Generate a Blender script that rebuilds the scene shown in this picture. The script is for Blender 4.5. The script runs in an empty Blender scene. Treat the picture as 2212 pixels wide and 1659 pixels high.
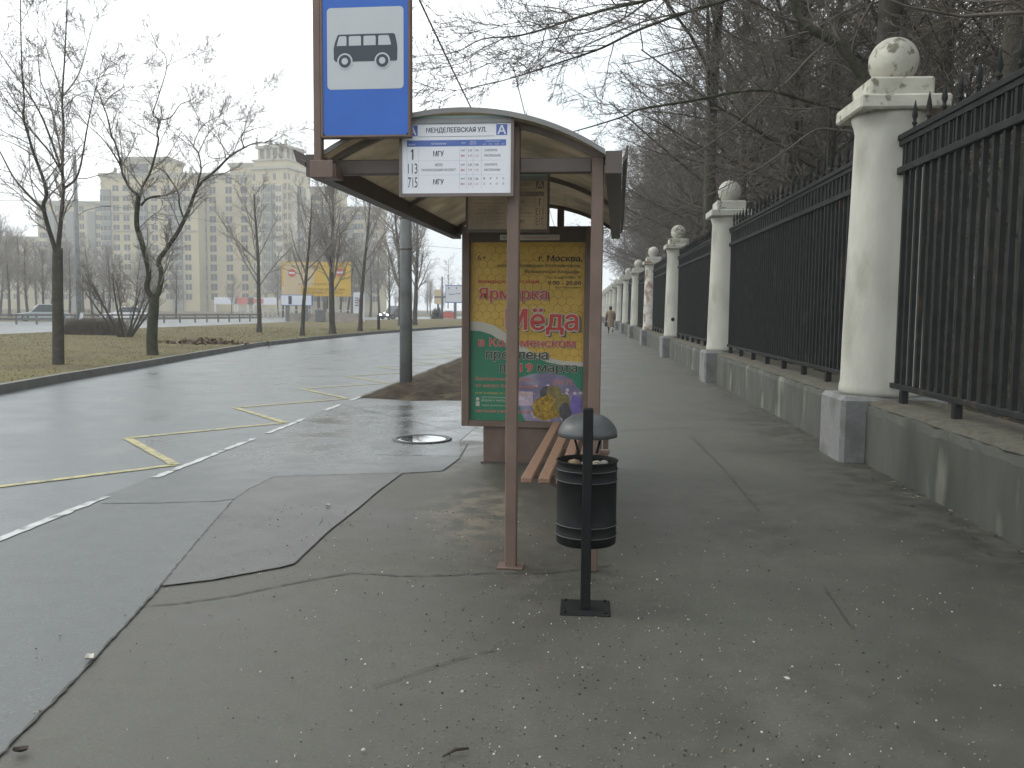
import bpy, math, random
from mathutils import Vector, Matrix, noise as mnoise
from math import radians as R, sin, cos, pi
sc = bpy.context.scene
COL = sc.collection

# ------------------------------------------------------------------ camera
FPX, HCAM, VX, HY, ROLL = 1916.0, 1.5, 1253.0, 668.0, R(0.5)
PITCH = math.atan((829.5 - HY) / FPX)
YAW = math.atan((VX - 1106) * cos(PITCH) / FPX)
def cray(a, b):
    a, b = a*cos(ROLL) - b*sin(ROLL), a*sin(ROLL) + b*cos(ROLL)
    f = cos(PITCH) + b*sin(PITCH); u = -sin(PITCH) + b*cos(PITCH)
    return Vector((a*cos(YAW) - f*sin(YAW), a*sin(YAW) + f*cos(YAW), u))
def ray(px, py): return cray((px - 1106)/FPX, (829.5 - py)/FPX)
CAM = Vector((0, 0, HCAM))
def G(px, py, z=0.0):                      # where a ray of the survey meets a level
    d = ray(px, py); t = (z - HCAM)/d.z
    return CAM + d*t
def D(px, py, y):                          # ... or a given distance along the street
    d = ray(px, py)
    return CAM + d*(y/d.y)
cam_d = bpy.data.cameras.new('camera'); cam = bpy.data.objects.new('camera', cam_d); COL.objects.link(cam)
fw = cray(0, 0).normalized(); rt = (cray(1, 0) - cray(0, 0)).normalized(); up = (cray(0, 1) - cray(0, 0)).normalized()
m = Matrix((rt, up, -fw)).transposed().to_4x4(); m.translation = CAM
cam.matrix_world = m
cam_d.sensor_width = 36; cam_d.lens = 36*FPX/2212; cam_d.clip_end = 4000; cam_d.clip_start = 0.05
sc.camera = cam

# ------------------------------------------------------------------ sky, sun, exposure
w = bpy.data.worlds.new('World'); sc.world = w; w.use_nodes = True
nt = w.node_tree; bg = nt.nodes['Background']
sky = nt.nodes.new('ShaderNodeTexSky'); sky.sky_type = 'NISHITA'; sky.sun_disc = False
SUN_EL, SUN_ROT = R(38), R(-70)
sky.sun_elevation = SUN_EL; sky.sun_rotation = SUN_ROT; sky.dust_density = 6; sky.air_density = 1.0
tc = nt.nodes.new('ShaderNodeTexCoord'); nz = nt.nodes.new('ShaderNodeTexNoise')
nz.inputs['Scale'].default_value = 2.2; nz.inputs['Detail'].default_value = 4
rmp = nt.nodes.new('ShaderNodeValToRGB')
rmp.color_ramp.elements[0].position = .36; rmp.color_ramp.elements[0].color = (7.4, 8.2, 8.7, 1)
rmp.color_ramp.elements[1].position = .62; rmp.color_ramp.elements[1].color = (12.6, 12.8, 13.0, 1)
mx = nt.nodes.new('ShaderNodeMix'); mx.data_type = 'RGBA'; mx.inputs[0].default_value = .9
nt.links.new(tc.outputs['Generated'], nz.inputs['Vector']); nt.links.new(nz.outputs['Fac'], rmp.inputs['Fac'])
nt.links.new(sky.outputs[0], mx.inputs[6]); nt.links.new(rmp.outputs[0], mx.inputs[7])
nt.links.new(mx.outputs[2], bg.inputs['Color']); bg.inputs['Strength'].default_value = .1
sd = bpy.data.lights.new('sun', 'SUN'); sd.energy = .6; sd.angle = R(25); sd.color = (1, .96, .9)
sun = bpy.data.objects.new('sun', sd); COL.objects.link(sun)
sun.rotation_euler = Vector((-sin(SUN_ROT)*cos(SUN_EL), -cos(SUN_ROT)*cos(SUN_EL), -sin(SUN_EL))).to_track_quat('-Z', 'Y').to_euler()
sc.view_settings.view_transform = 'Standard'; sc.view_settings.look = 'None'; sc.view_settings.gamma = 1
sc.view_settings.exposure = 0.74
sc.render.filter_size = 1.9
sc.cycles.max_bounces = 6; sc.cycles.diffuse_bounces = 3; sc.cycles.glossy_bounces = 3; sc.cycles.transparent_max_bounces = 8
sc.cycles.use_denoising = True

# ------------------------------------------------------------------ materials
MATS = {}
def mat(name, col, rough=.7, vary=.25, scale=8.0, bump=0.0, bscale=None, metal=0.0, spec=.5, col2=None, c2pos=(.5, .65), c2scale=3.0, rvary=0.0, stretch=None, emit=0):
    """Principled with noise mottling, optional second colour patches, bump and gloss variation, in object space."""
    if name in MATS: return MATS[name]
    if rough >= .85: spec = min(spec, .15)
    mt = bpy.data.materials.new(name); mt.use_nodes = True; MATS[name] = mt
    n = mt.node_tree; b = n.nodes['Principled BSDF']; L = n.links.new
    t = n.nodes.new('ShaderNodeTexCoord'); vec = t.outputs['Object']
    if stretch:
        mp = n.nodes.new('ShaderNodeMapping'); mp.inputs['Scale'].default_value = stretch; L(vec, mp.inputs['Vector']); vec = mp.outputs[0]
    def noise(s, d=5):
        q = n.nodes.new('ShaderNodeTexNoise'); q.inputs['Scale'].default_value = s; q.inputs['Detail'].default_value = d
        L(vec, q.inputs['Vector']); return q.outputs['Fac']
    q = noise(scale)
    mr = n.nodes.new('ShaderNodeMapRange'); mr.inputs['From Min'].default_value = .25; mr.inputs['From Max'].default_value = .75
    mr.inputs['To Min'].default_value = 1 - vary; mr.inputs['To Max'].default_value = 1 + vary; L(q, mr.inputs['Value'])
    hs = n.nodes.new('ShaderNodeMix'); hs.data_type = 'RGBA'; hs.blend_type = 'MULTIPLY'; hs.inputs[0].default_value = 1
    hs.inputs[6].default_value = (*col, 1); L(mr.outputs[0], hs.inputs[7]); out = hs.outputs[2]
    if col2:
        q2 = noise(c2scale, 6); rp = n.nodes.new('ShaderNodeValToRGB')
        rp.color_ramp.elements[0].position = c2pos[0]; rp.color_ramp.elements[1].position = c2pos[1]; L(q2, rp.inputs['Fac'])
        m2 = n.nodes.new('ShaderNodeMix'); m2.data_type = 'RGBA'; L(rp.outputs[0], m2.inputs[0]); L(out, m2.inputs[6]); m2.inputs[7].default_value = (*col2, 1); out = m2.outputs[2]
    L(out, b.inputs['Base Color']); b.inputs['Roughness'].default_value = rough
    b.inputs['Metallic'].default_value = metal; b.inputs['Specular IOR Level'].default_value = spec
    if rvary:
        q3 = noise(1.3, 4); r2 = n.nodes.new('ShaderNodeMapRange'); r2.inputs['From Min'].default_value = .3; r2.inputs['From Max'].default_value = .7
        r2.inputs['To Min'].default_value = rough - rvary; r2.inputs['To Max'].default_value = rough + rvary; L(q3, r2.inputs['Value']); L(r2.outputs[0], b.inputs['Roughness'])
    if bump:
        q4 = noise(bscale or scale*3, 4); bp = n.nodes.new('ShaderNodeBump'); bp.inputs['Strength'].default_value = bump; bp.inputs['Distance'].default_value = .02
        L(q4, bp.inputs['Height']); L(bp.outputs[0], b.inputs['Normal'])
    if emit:
        b.inputs['Emission Color'].default_value = (*col, 1); b.inputs['Emission Strength'].default_value = emit
    return mt

def asphalt(name, base, grit, rough, wet=None, stains=(), gritamt=.55, bump=.25):
    """Asphalt: fine aggregate, broad blotches, optional wet zones and stains (centre, radius, colour)."""
    mt = bpy.data.materials.new(name); mt.use_nodes = True; MATS[name] = mt
    n = mt.node_tree; b = n.nodes['Principled BSDF']; L = n.links.new
    t = n.nodes.new('ShaderNodeTexCoord'); vec = t.outputs['Object']
    def noise(s, d=5, r=.55):
        q = n.nodes.new('ShaderNodeTexNoise'); q.inputs['Scale'].default_value = s; q.inputs['Detail'].default_value = d; q.inputs['Roughness'].default_value = r
        L(vec, q.inputs['Vector']); return q.outputs['Fac']
    def rng(v, a, c, d, e):
        q = n.nodes.new('ShaderNodeMapRange'); q.inputs['From Min'].default_value = a; q.inputs['From Max'].default_value = c
        q.inputs['To Min'].default_value = d; q.inputs['To Max'].default_value = e; L(v, q.inputs['Value']); return q.outputs[0]
    def mixc(f, a, c):
        q = n.nodes.new('ShaderNodeMix'); q.data_type = 'RGBA'; L(f, q.inputs[0])
        for i, s in ((6, a), (7, c)):
            if isinstance(s, tuple): q.inputs[i].default_value = (*s, 1)
            else: L(s, q.inputs[i])
        return q.outputs[2]
    def mul(a, c):
        q = n.nodes.new('ShaderNodeMath'); q.operation = 'MULTIPLY'; L(a, q.inputs[0]); L(c, q.inputs[1]); return q.outputs[0]
    fine = noise(150, 3, .7); broad = noise(.9, 6, .6); med = noise(7, 5, .6)
    c = mixc(rng(fine, .42, .72, 0, gritamt), base, grit)
    c = mixc(rng(noise(70, 2, .5), .60, .68, 0, .75), c, tuple(x*1.9 for x in base)); c = mixc(rng(noise(48, 2, .5), .62, .70, 0, .6), c, tuple(x*.45 for x in base))
    dark = tuple(x*.62 for x in base)
    c = mixc(rng(broad, .38, .66, 0, .65), c, dark)
    c = mixc(rng(med, .45, .75, 0, .4), c, dark)
    rgh = rng(broad, .3, .7, rough + .12, rough - .14)
    for (cx, cy, rx, ry, colr, amt) in stains:
        sx = n.nodes.new('ShaderNodeMapping'); sx.vector_type = 'TEXTURE'; sx.inputs['Location'].default_value = (cx, cy, 0); sx.inputs['Scale'].default_value = (rx, ry, 1); L(vec, sx.inputs['Vector'])
        ln = n.nodes.new('ShaderNodeVectorMath'); ln.operation = 'LENGTH'; L(sx.outputs[0], ln.inputs[0])
        f = mul(rng(ln.outputs['Value'], 1.0, .35, 0, 1), rng(noise(4.5, 6, .65), .42, .6, 0, amt))
        c = mixc(f, c, colr)
    if wet:
        for (cx, cy, rx, ry, rr, amt) in wet:
            sx = n.nodes.new('ShaderNodeMapping'); sx.vector_type = 'TEXTURE'; sx.inputs['Location'].default_value = (cx, cy, 0); sx.inputs['Scale'].default_value = (rx, ry, 1); L(vec, sx.inputs['Vector'])
            ln = n.nodes.new('ShaderNodeVectorMath'); ln.operation = 'LENGTH'; L(sx.outputs[0], ln.inputs[0])
            f = mul(rng(ln.outputs['Value'], 1.0, .5, 0, 1), rng(noise(1.7, 5, .6), .4, .56, .15, amt))
            q = n.nodes.new('ShaderNodeMix'); q.data_type = 'FLOAT'; L(f, q.inputs[0]); L(rgh, q.inputs[2]); q.inputs[3].default_value = rr; rgh = q.outputs[0]
    L(c, b.inputs['Base Color']); L(rgh, b.inputs['Roughness'])
    bp = n.nodes.new('ShaderNodeBump'); bp.inputs['Strength'].default_value = bump; bp.inputs['Distance'].default_value = .006
    L(noise(90, 4, .7), bp.inputs['Height']); L(bp.outputs[0], b.inputs['Normal'])
    return mt

def translucent(name, col, glos=.12, fac=.55):
    mt = bpy.data.materials.new(name); mt.use_nodes = True; n = mt.node_tree; L = n.links.new
    b = n.nodes['Principled BSDF']; o = n.nodes['Material Output']
    t = n.nodes.new('ShaderNodeTexCoord'); q = n.nodes.new('ShaderNodeTexNoise'); q.inputs['Scale'].default_value = 3; q.inputs['Detail'].default_value = 6; L(t.outputs['Object'], q.inputs['Vector'])
    rp = n.nodes.new('ShaderNodeValToRGB'); rp.color_ramp.elements[0].position = .35; rp.color_ramp.elements[0].color = (*[c*.6 for c in col], 1)
    rp.color_ramp.elements[1].position = .65; rp.color_ramp.elements[1].color = (*col, 1); L(q.outputs['Fac'], rp.inputs['Fac'])
    tr = n.nodes.new('ShaderNodeBsdfTranslucent'); L(rp.outputs[0], tr.inputs['Color']); L(rp.outputs[0], b.inputs['Base Color']); b.inputs['Roughness'].default_value = .35
    ms = n.nodes.new('ShaderNodeMixShader'); ms.inputs[0].default_value = fac; L(b.outputs[0], ms.inputs[1]); L(tr.outputs[0], ms.inputs[2]); L(ms.outputs[0], o.inputs['Surface'])
    return mt

# ------------------------------------------------------------------ mesh builder and object helpers
class MB:
    def __init__(s): s.v = []; s.f = []; s.mi = []; s.mats = []; s.xf = None; s.smooth = []
    def m(s, mt):
        if mt not in s.mats: s.mats.append(mt)
        return s.mats.index(mt)
    def add(s, vs, fs, mt, smooth=False):
        k = len(s.v); i = s.m(mt)
        s.v += [tuple(s.xf @ Vector(p)) for p in vs] if s.xf else [tuple(p) for p in vs]
        for f in fs: s.f.append([k + j for j in f]); s.mi.append(i); s.smooth.append(smooth)
        return s
    def box(s, a, b, mt, bev=0.0):
        x0, y0, z0 = a; x1, y1, z1 = b
        if not bev:
            v = [(x, y, z) for x in (x0, x1) for y in (y0, y1) for z in (z0, z1)]
            return s.add(v, [(0, 1, 3, 2), (4, 6, 7, 5), (0, 4, 5, 1), (2, 3, 7, 6), (0, 2, 6, 4), (1, 5, 7, 3)], mt)
        e = bev; v = []; 
        for x, sx in ((x0, 1), (x1, -1)):
            for y, sy in ((y0, 1), (y1, -1)):
                for z, sz in ((z0, 1), (z1, -1)):
                    v += [(x, y + sy*e, z + sz*e), (x + sx*e, y, z + sz*e), (x + sx*e, y + sy*e, z)]
        def i(X, Y, Z, k): return ((X*2 + Y)*2 + Z)*3 + k
        f = []
        for X in (0, 1): q = [i(X, 0, 0, 0), i(X, 0, 1, 0), i(X, 1, 1, 0), i(X, 1, 0, 0)]; f.append(q if X == 0 else q[::-1])
        for Y in (0, 1): q = [i(0, Y, 0, 1), i(1, Y, 0, 1), i(1, Y, 1, 1), i(0, Y, 1, 1)]; f.append(q if Y == 0 else q[::-1])
        for Z in (0, 1): q = [i(0, 0, Z, 2), i(0, 1, Z, 2), i(1, 1, Z, 2), i(1, 0, Z, 2)]; f.append(q if Z == 0 else q[::-1])
        for X in (0, 1):
            for Y in (0, 1):
                f.append([i(X, Y, 0, 0), i(X, Y, 1, 0), i(X, Y, 1, 1), i(X, Y, 0, 1)])
        for X in (0, 1):
            for Z in (0, 1):
                f.append([i(X, 0, Z, 0), i(X, 1, Z, 0), i(X, 1, Z, 2), i(X, 0, Z, 2)])
        for Y in (0, 1):
            for Z in (0, 1):
                f.append([i(0, Y, Z, 1), i(1, Y, Z, 1), i(1, Y, Z, 2), i(0, Y, Z, 2)])
        for X in (0, 1):
            for Y in (0, 1):
                for Z in (0, 1): f.append([i(X, Y, Z, 0), i(X, Y, Z, 1), i(X, Y, Z, 2)])
        return s.add(v, f, mt)
    def tube(s, pts, rad, n, mt, cap=False, smooth=True):
        pts = [Vector(p) for p in pts]; N = len(pts); vs = []; fs = []
        if not isinstance(rad, (list, tuple)): rad = [rad]*N
        ref = None
        for i, p in enumerate(pts):
            t = (pts[min(i + 1, N - 1)] - pts[max(i - 1, 0)])
            if t.length < 1e-9: t = Vector((0, 0, 1))
            t.normalize()
            if ref is None: ref = Vector((1, 0, 0)) if abs(t.x) < .8 else Vector((0, 1, 0))
            u = ref - t*ref.dot(t)
            if u.length < 1e-4: u = t.orthogonal()
            u.normalize(); ref = u; v = t.cross(u); r = rad[i]
            for k in range(n):
                a = 2*pi*k/n; vs.append(p + u*(r*cos(a)) + v*(r*sin(a)))
        for i in range(N - 1):
            for k in range(n):
                k2 = (k + 1) % n; fs.append((i*n + k, i*n + k2, (i + 1)*n + k2, (i + 1)*n + k))
        if cap: fs.append(tuple(range(n))[::-1]); fs.append(tuple((N - 1)*n + k for k in range(n)))
        return s.add(vs, fs, mt, smooth)
    def lathe(s, prof, n, mt, c=(0, 0, 0), smooth=True, a0=0.0, sq=None):
        vs = []; fs = []; c = Vector(c)
        for r, z in prof:
            for k in range(n):
                a = a0 + 2*pi*k/n; vs.append(c + Vector((r*cos(a), r*sin(a), z)))
        for i in range(len(prof) - 1):
            for k in range(n):
                k2 = (k + 1) % n; fs.append((i*n + k, i*n + k2, (i + 1)*n + k2, (i + 1)*n + k))
        fs.append(tuple(range(n))[::-1]); fs.append(tuple((len(prof) - 1)*n + k for k in range(n)))
        return s.add(vs, fs, mt, smooth)
    def prism(s, poly, off, mt):               # closed polygon (3D points) pushed along vector off
        poly = [Vector(p) for p in poly]; off = Vector(off); n = len(poly)
        return s.add(poly + [p + off for p in poly], [tuple(range(n))[::-1], tuple(range(n, 2*n))] + [(i, (i + 1) % n, n + (i + 1) % n, n + i) for i in range(n)], mt)
    def build(s, name, parent=None, loc=None):
        me = bpy.data.meshes.new(name); me.from_pydata(s.v, [], s.f)
        for mt in s.mats: me.materials.append(mt)
        me.polygons.foreach_set('material_index', s.mi); me.polygons.foreach_set('use_smooth', s.smooth); me.update()
        o = bpy.data.objects.new(name, me); COL.objects.link(o)
        if parent: o.parent = parent
        if loc is not None: o.location = loc
        return o
def tag(o, label=None, cat=None, group=None, kind=None):
    if label: o['label'] = label
    if cat: o['category'] = cat
    if group: o['group'] = group
    if kind: o['kind'] = kind
    return o
def thing(name, label, cat, loc=(0, 0, 0), rz=0, group=None):
    o = bpy.data.objects.new(name, None); COL.objects.link(o); o.location = loc; o.rotation_euler = (0, 0, rz)
    o.empty_display_size = .2
    return tag(o, label, cat, group)
def dup(root, loc, rz, label=None, group=None, scale=None):
    r = root.copy(); COL.objects.link(r); r.location = loc; r.rotation_euler = (0, 0, rz)
    if scale: r.scale = scale
    if label: r['label'] = label
    if group: r['group'] = group
    for ch in list(root.children):
        c = ch.copy(); COL.objects.link(c); c.parent = r
        for g in list(ch.children):
            d = g.copy(); COL.objects.link(d); d.parent = c
    return r
def bevel(o, w=.006, seg=2):
    md = o.modifiers.new('bevel', 'BEVEL'); md.width = w; md.segments = seg; md.limit_method = 'ANGLE'; return o
TXT = {}
def textgeo(s_, bold=0.0):
    key = (s_, bold)
    if key in TXT: return TXT[key]
    cu = bpy.data.curves.new('t', 'FONT'); cu.body = s_.replace('н', 'h'); cu.size = 1; cu.offset = bold; cu.resolution_u = 2; cu.small_caps_scale = .745
    for i, c in enumerate(s_): cu.body_format[i].use_small_caps = c == 'н'      # the font's own letter is built of overlapping strokes
    ob = bpy.data.objects.new('t', cu); COL.objects.link(ob)
    dg = bpy.context.evaluated_depsgraph_get(); me = bpy.data.meshes.new_from_object(ob.evaluated_get(dg))
    vs = [v.co.copy() for v in me.vertices]; fs = [tuple(p.vertices) for p in me.polygons]
    bpy.data.objects.remove(ob); bpy.data.curves.remove(cu); bpy.data.meshes.remove(me)
    # glyphs built of overlapping strokes: separate the strokes' islands by a hair
    par = list(range(len(vs)))
    def root(i):
        while par[i] != i: par[i] = par[par[i]]; i = par[i]
        return i
    for f in fs:
        for q in f[1:]: par[root(q)] = root(f[0])
    ids = {}
    for i, v in enumerate(vs): v.z = ids.setdefault(root(i), len(ids)) % 7
    TXT[key] = (vs, fs); return vs, fs
def put_text(mb, s_, x0, z0, x1, z1, mt, y=0.0, bold=0.015, mirror=False):
    """Lettering fitted to the rectangle x0..x1, z0..z1 of a board in the xz plane, facing -y."""
    if s_ == '1':                                  # a narrow figure one: stem and flag
        w_ = x1 - x0; h_ = z1 - z0; pts = [(.5, 0), (.92, 0), (.92, 1), (.62, 1), (.1, .8), (.1, .68), (.5, .8)]
        mb.add([(x0 + w_*((1 - a) if mirror else a), y, z0 + h_*b) for a, b in pts], [tuple(range(7))], mt); return
    if bold > .02:                                 # heavy lettering: three strokes side by side
        e_ = abs(z1 - z0)*.024
        for q in (-1, 1):
            put_text(mb, s_, x0 + q*e_, z0, x1 + q*e_, z1, mt, y + .00004*q, 0, mirror); put_text(mb, s_, x0, z0 + q*e_*.6, x1, z1 + q*e_*.6, mt, y + .00008*q, 0, mirror)
    vs, fs = textgeo(s_, 0)
    if not vs: return
    ax = min(v.x for v in vs); bx = max(v.x for v in vs); ay = min(v.y for v in vs); by = max(v.y for v in vs)
    out = []
    for v in vs:
        u = (v.x - ax)/(bx - ax or 1); q = (v.y - ay)/(by - ay or 1)
        if mirror: u = 1 - u
        out.append((x0 + (x1 - x0)*u, y + v.z*4e-6, z0 + (z1 - z0)*q))
    mb.add(out, fs, mt)
def rect(mb, x0, z0, x1, z1, mt, y=0.0): mb.add([(x0, y, z0), (x1, y, z0), (x1, y, z1), (x0, y, z1)], [(0, 1, 2, 3)], mt)
def poly(mb, pts, mt, y=0.0): mb.add([(p[0], y, p[1]) for p in pts], [tuple(range(len(pts)))], mt)
def disc(mb, cx, cz, r, mt, y=0.0, n=28): poly(mb, [(cx + r*cos(2*pi*k/n), cz + r*sin(2*pi*k/n)) for k in range(n)], mt, y)
def rrect(x0, z0, x1, z1, r, n=6):
    out = []
    for cx, cz, a in ((x1 - r, z1 - r, 0), (x0 + r, z1 - r, 90), (x0 + r, z0 + r, 180), (x1 - r, z0 + r, 270)):
        for k in range(n + 1): t = R(a + 90*k/n); out.append((cx + r*cos(t), cz + r*sin(t)))
    return out
def sheet(name, pts, z, mt, kind='structure'):
    mb = MB(); mb.add([(p[0], p[1], z) for p in pts], [tuple(range(len(pts)))], mt)
    o = mb.build(name); tag(o, kind=kind); return o
def ribbon(mb, pts, wd, z, mt, rng=None, jit=0.0, step=.08):
    """An irregular flat strip along a line of ground points."""
    P = []
    for i in range(len(pts) - 1):
        a = Vector(pts[i][:2]); b = Vector(pts[i + 1][:2]); n = max(1, int((b - a).length/step))
        for k in range(n): P.append(a.lerp(b, k/n))
    P.append(Vector(pts[-1][:2])); vs = []; fs = []
    for i, p in enumerate(P):
        t = (P[min(i + 1, len(P) - 1)] - P[max(i - 1, 0)]).normalized(); nr = Vector((-t.y, t.x))
        o1 = nr*(wd*(.5 + (rng.uniform(-jit, jit) if rng else 0))); o2 = nr*(wd*(.5 + (rng.uniform(-jit, jit) if rng else 0)))
        c = p + (nr*rng.uniform(-jit, jit)*wd*.8 if rng else Vector((0, 0)))
        vs += [(c.x + o1.x, c.y + o1.y, z), (c.x - o2.x, c.y - o2.y, z)]
    for i in range(len(P) - 1): fs.append((2*i, 2*i + 1, 2*i + 3, 2*i + 2))
    mb.add(vs, fs, mt)

# palette
M_rust = mat('brown_paint', (.155, .106, .082), .5, .18, 5, .08, 40, col2=(.125, .08, .062), c2pos=(.5, .75), c2scale=4)
M_darkbeam = mat('dark_brown_paint', (.085, .067, .056), .5, .2, 6)
M_grey = mat('galvanised', (.24, .25, .25), .5, .12, 6)
M_plaster = mat('white_plaster', (.45, .45, .39), .8, .14, 3.5, .2, 25, col2=(.27, .265, .215), c2pos=(.54, .74), c2scale=2.3, stretch=(1, 1, .45))
M_plaster_old = mat('flaking_plaster', (.47, .465, .395), .85, .25, 4, .3, 14, col2=(.20, .19, .145), c2pos=(.56, .64), c2scale=9)
M_plaster_bad = mat('crumbling_plaster', (.58, .57, .53), .9, .18, 5, .5, 10, col2=(.30, .22, .16), c2pos=(.48, .62), c2scale=2.6)
M_concrete = mat('wall_concrete', (.094, .099, .086), .85, .25, 2.5, .3, 20, col2=(.20, .20, .165), c2pos=(.55, .66), c2scale=2.2, stretch=(1, 1, .3))
M_coping = mat('coping_grit', (.115, .109, .085), .95, .25, 30, .5, 70, col2=(.075, .072, .06), c2pos=(.45, .75), c2scale=9)
M_granite = mat('plinth_stone', (.19, .195, .19), .8, .15, 20, .15, 60, col2=(.12, .125, .115), c2scale=2.2)
M_iron = mat('fence_iron', (.024, .027, .0255), .86, .3, 6, .1, 60, col2=(.06, .045, .035), c2pos=(.6, .75))
M_bark = mat('bark', (.075, .068, .058), .95, .35, 9, .8, 25, col2=(.055, .065, .035), c2pos=(.5, .7), c2scale=2.0)
M_moss = mat('mossy_bark', (.055, .06, .038), .95, .4, 8, .9, 22, col2=(.075, .07, .06), c2pos=(.5, .65))
M_twig = mat('twigs', (.15, .134, .114), .9, .25, 3)
M_twigl = mat('pale_twigs', (.25, .23, .205), .9, .25, 3)
M_black = mat('bin_black', (.0125, .014, .014), .62, .3, 6, .05, 30, spec=.15)
M_bingrey = mat('bin_hood', (.075, .08, .082), .4, .2, 7, .05, 40, col2=(.05, .045, .04), c2scale=5)
M_wood = mat('slat_wood', (.27, .165, .11), .5, .2, 10, .15, 50, stretch=(6, 1, 6))
M_white = mat('white_sheet', (.72, .74, .78), .4, .03, 3)
M_blue = mat('sign_blue', (.025, .12, .48), .35, .08, 4)
M_palegrey = mat('sign_square', (.50, .535, .55), .4, .04, 3)
M_ink = mat('dark_ink', (.05, .06, .08), .6, .05)
M_pict = mat('pictogram_grey', (.045, .06, .075), .5, .05)
M_navy = mat('print_blue', (.09, .15, .42), .5, .05)
M_lines = mat('print_line', (.45, .50, .62), .6, .05)
M_redp = mat('print_red', (.45, .1, .08), .6, .05)

# ------------------------------------------------------------------ the ground, road, pavement, median
KX = -3.74
A_road = asphalt('road_asphalt', (.122, .136, .136), (.185, .20, .20), .40, gritamt=.4, bump=.12)
A_pave = asphalt('pavement_asphalt', (.074, .074, .059), (.145, .143, .108), .6, wet=[(-2.2, 11.5, 2.2, 3.8, .12, 1.0)],
                 stains=[(-.75, 6.6, .5, 1.2, (.19, .165, .12), .9), (-.55, 5.6, .45, .7, (.17, .15, .105), .8), (-1.3, 8.3, .5, .7, (.15, .14, .12), .7), (2.6, 9, .7, 9, (.036, .035, .028), .9), (.05, 4.5, .6, .5, (.04, .038, .03), .6), (-.3, 5.2, .7, .8, (.04, .037, .029), .8), (.9, 3.2, 1.0, .9, (.045, .043, .033), .6), (1.2, 6.5, .8, 1.6, (.04, .039, .031), .6)])
A_new = asphalt('newer_asphalt', (.090, .100, .096), (.135, .143, .137), .44, wet=[(-2.6, 11.0, 1.7, 4.2, .14, 1.0)], gritamt=.35, bump=.18)
A_mid = asphalt('patch_asphalt', (.085, .085, .080), (.14, .135, .125), .47, gritamt=.45, bump=.2)
M_soil = mat('soil', (.048, .038, .026), .95, .5, 6, .8, 30, col2=(.085, .072, .04), c2scale=3)
M_litter = mat('leaf_floor', (.10, .078, .05), .95, .45, 8, .9, 18, col2=(.05, .042, .03), c2scale=5)
M_grass = mat('winter_grass', (.125, .112, .05), .95, .3, 5, .15, 60, col2=(.095, .078, .045), c2pos=(.42, .68), c2scale=.5)
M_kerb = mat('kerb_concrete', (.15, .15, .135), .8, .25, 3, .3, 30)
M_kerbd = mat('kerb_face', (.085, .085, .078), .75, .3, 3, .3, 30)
sheet('ground', [(-700, -700), (700, -700), (700, 700), (-700, 700)], -.06, M_soil)
# median kerb line, read along its foot
kerb = [Vector((-7.6, 4, 0)), Vector((-8.8, 9.5, 0))] + [G(*p) for p in ((0, 850), (140, 823), (300, 795), (430, 771), (560, 748), (680, 734), (800, 722), (900, 714), (985, 708))]
e = kerb[-1]; kerb += [Vector((e.x + 2.2, e.y + 22, 0)), Vector((e.x + 7, e.y + 60, 0)), Vector((e.x + 16, e.y + 130, 0))]
kerb = [Vector((-6.8, -3, 0)), Vector((-6, -20, 0))][::-1] + kerb
RZ = -.02
road = MB()
n = len(kerb)
lefts = [(k.x - .05, k.y, RZ) for k in kerb]; rights = [(KX if k.y < 60 else KX + (k.y - 60)*.12, k.y, RZ) for k in kerb]
road.add(lefts + rights, [(i, n + i, n + i + 1, i + 1) for i in range(n - 1)], A_road)
tag(road.build('road'), kind='structure')
# pavement with its edge
pv = MB(); pv.prism([(KX, -20, 0), (2.86, -20, 0), (2.86, 260, 0), (KX + 3, 260, 0), (KX, 60, 0)], (0, 0, -.05), A_pave); tag(pv.build('pavement'), kind='structure')
# newer bays of asphalt, laid 4 mm proud
def P2(*pp): return [tuple(G(*p)[:2]) for p in pp]
seamA = P2((-60, 1700), (36, 1596), (117, 1517), (193, 1438), (234, 1392), (310, 1309), (366, 1245), (432, 1164), (472, 1118), (504, 1081), (539, 1058), (593, 1031), (750, 1026), (867, 1023), (956, 1018), (994, 990))
seamB = P2((350, 1268), (457, 1255), (609, 1227), (635, 1220), (712, 1147), (773, 1100), (816, 1063), (867, 1025))
seamC = P2((312, 1310), (406, 1302), (508, 1286), (635, 1260), (762, 1238), (792, 1240), (863, 1245), (965, 1244), (1066, 1238), (1180, 1240), (1320, 1222))
seamD = P2((220, 1089), (328, 1088), (469, 1084), (504, 1079))
seamE = P2((811, 983), (994, 987), (1010, 960), (870, 945), (850, 952))
KE = KX + .012
sheet('newer_pavement', [(KE, seamA[0][1] - 3)] + [(seamA[0][0], seamA[0][1] - 3)] + seamA + [(-1.35, 9.9), (-1.2, 14.3), (KE, 14.3)], .004, A_new)
iB = 10
sheet('pavement_patch', [seamA[6]] + seamB + [seamA[13], seamA[12], seamA[11], seamA[10], seamA[9], seamA[8], seamA[7]], .0072, A_mid)
rng = random.Random(7)
M_seam = mat('seam_tar', (.054, .054, .049), .7, .35, 12)
for s_, wd, z in ((seamA, .011, .0084), (seamB, .006, .0090), (seamC, .011, .0055), (seamD, .012, .0064), (seamE, .011, .0070)):
    mb = MB(); ribbon(mb, s_, wd, z, M_seam, rng, .42, .03); tag(mb.build('pavement_seam'), kind='structure')
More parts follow.
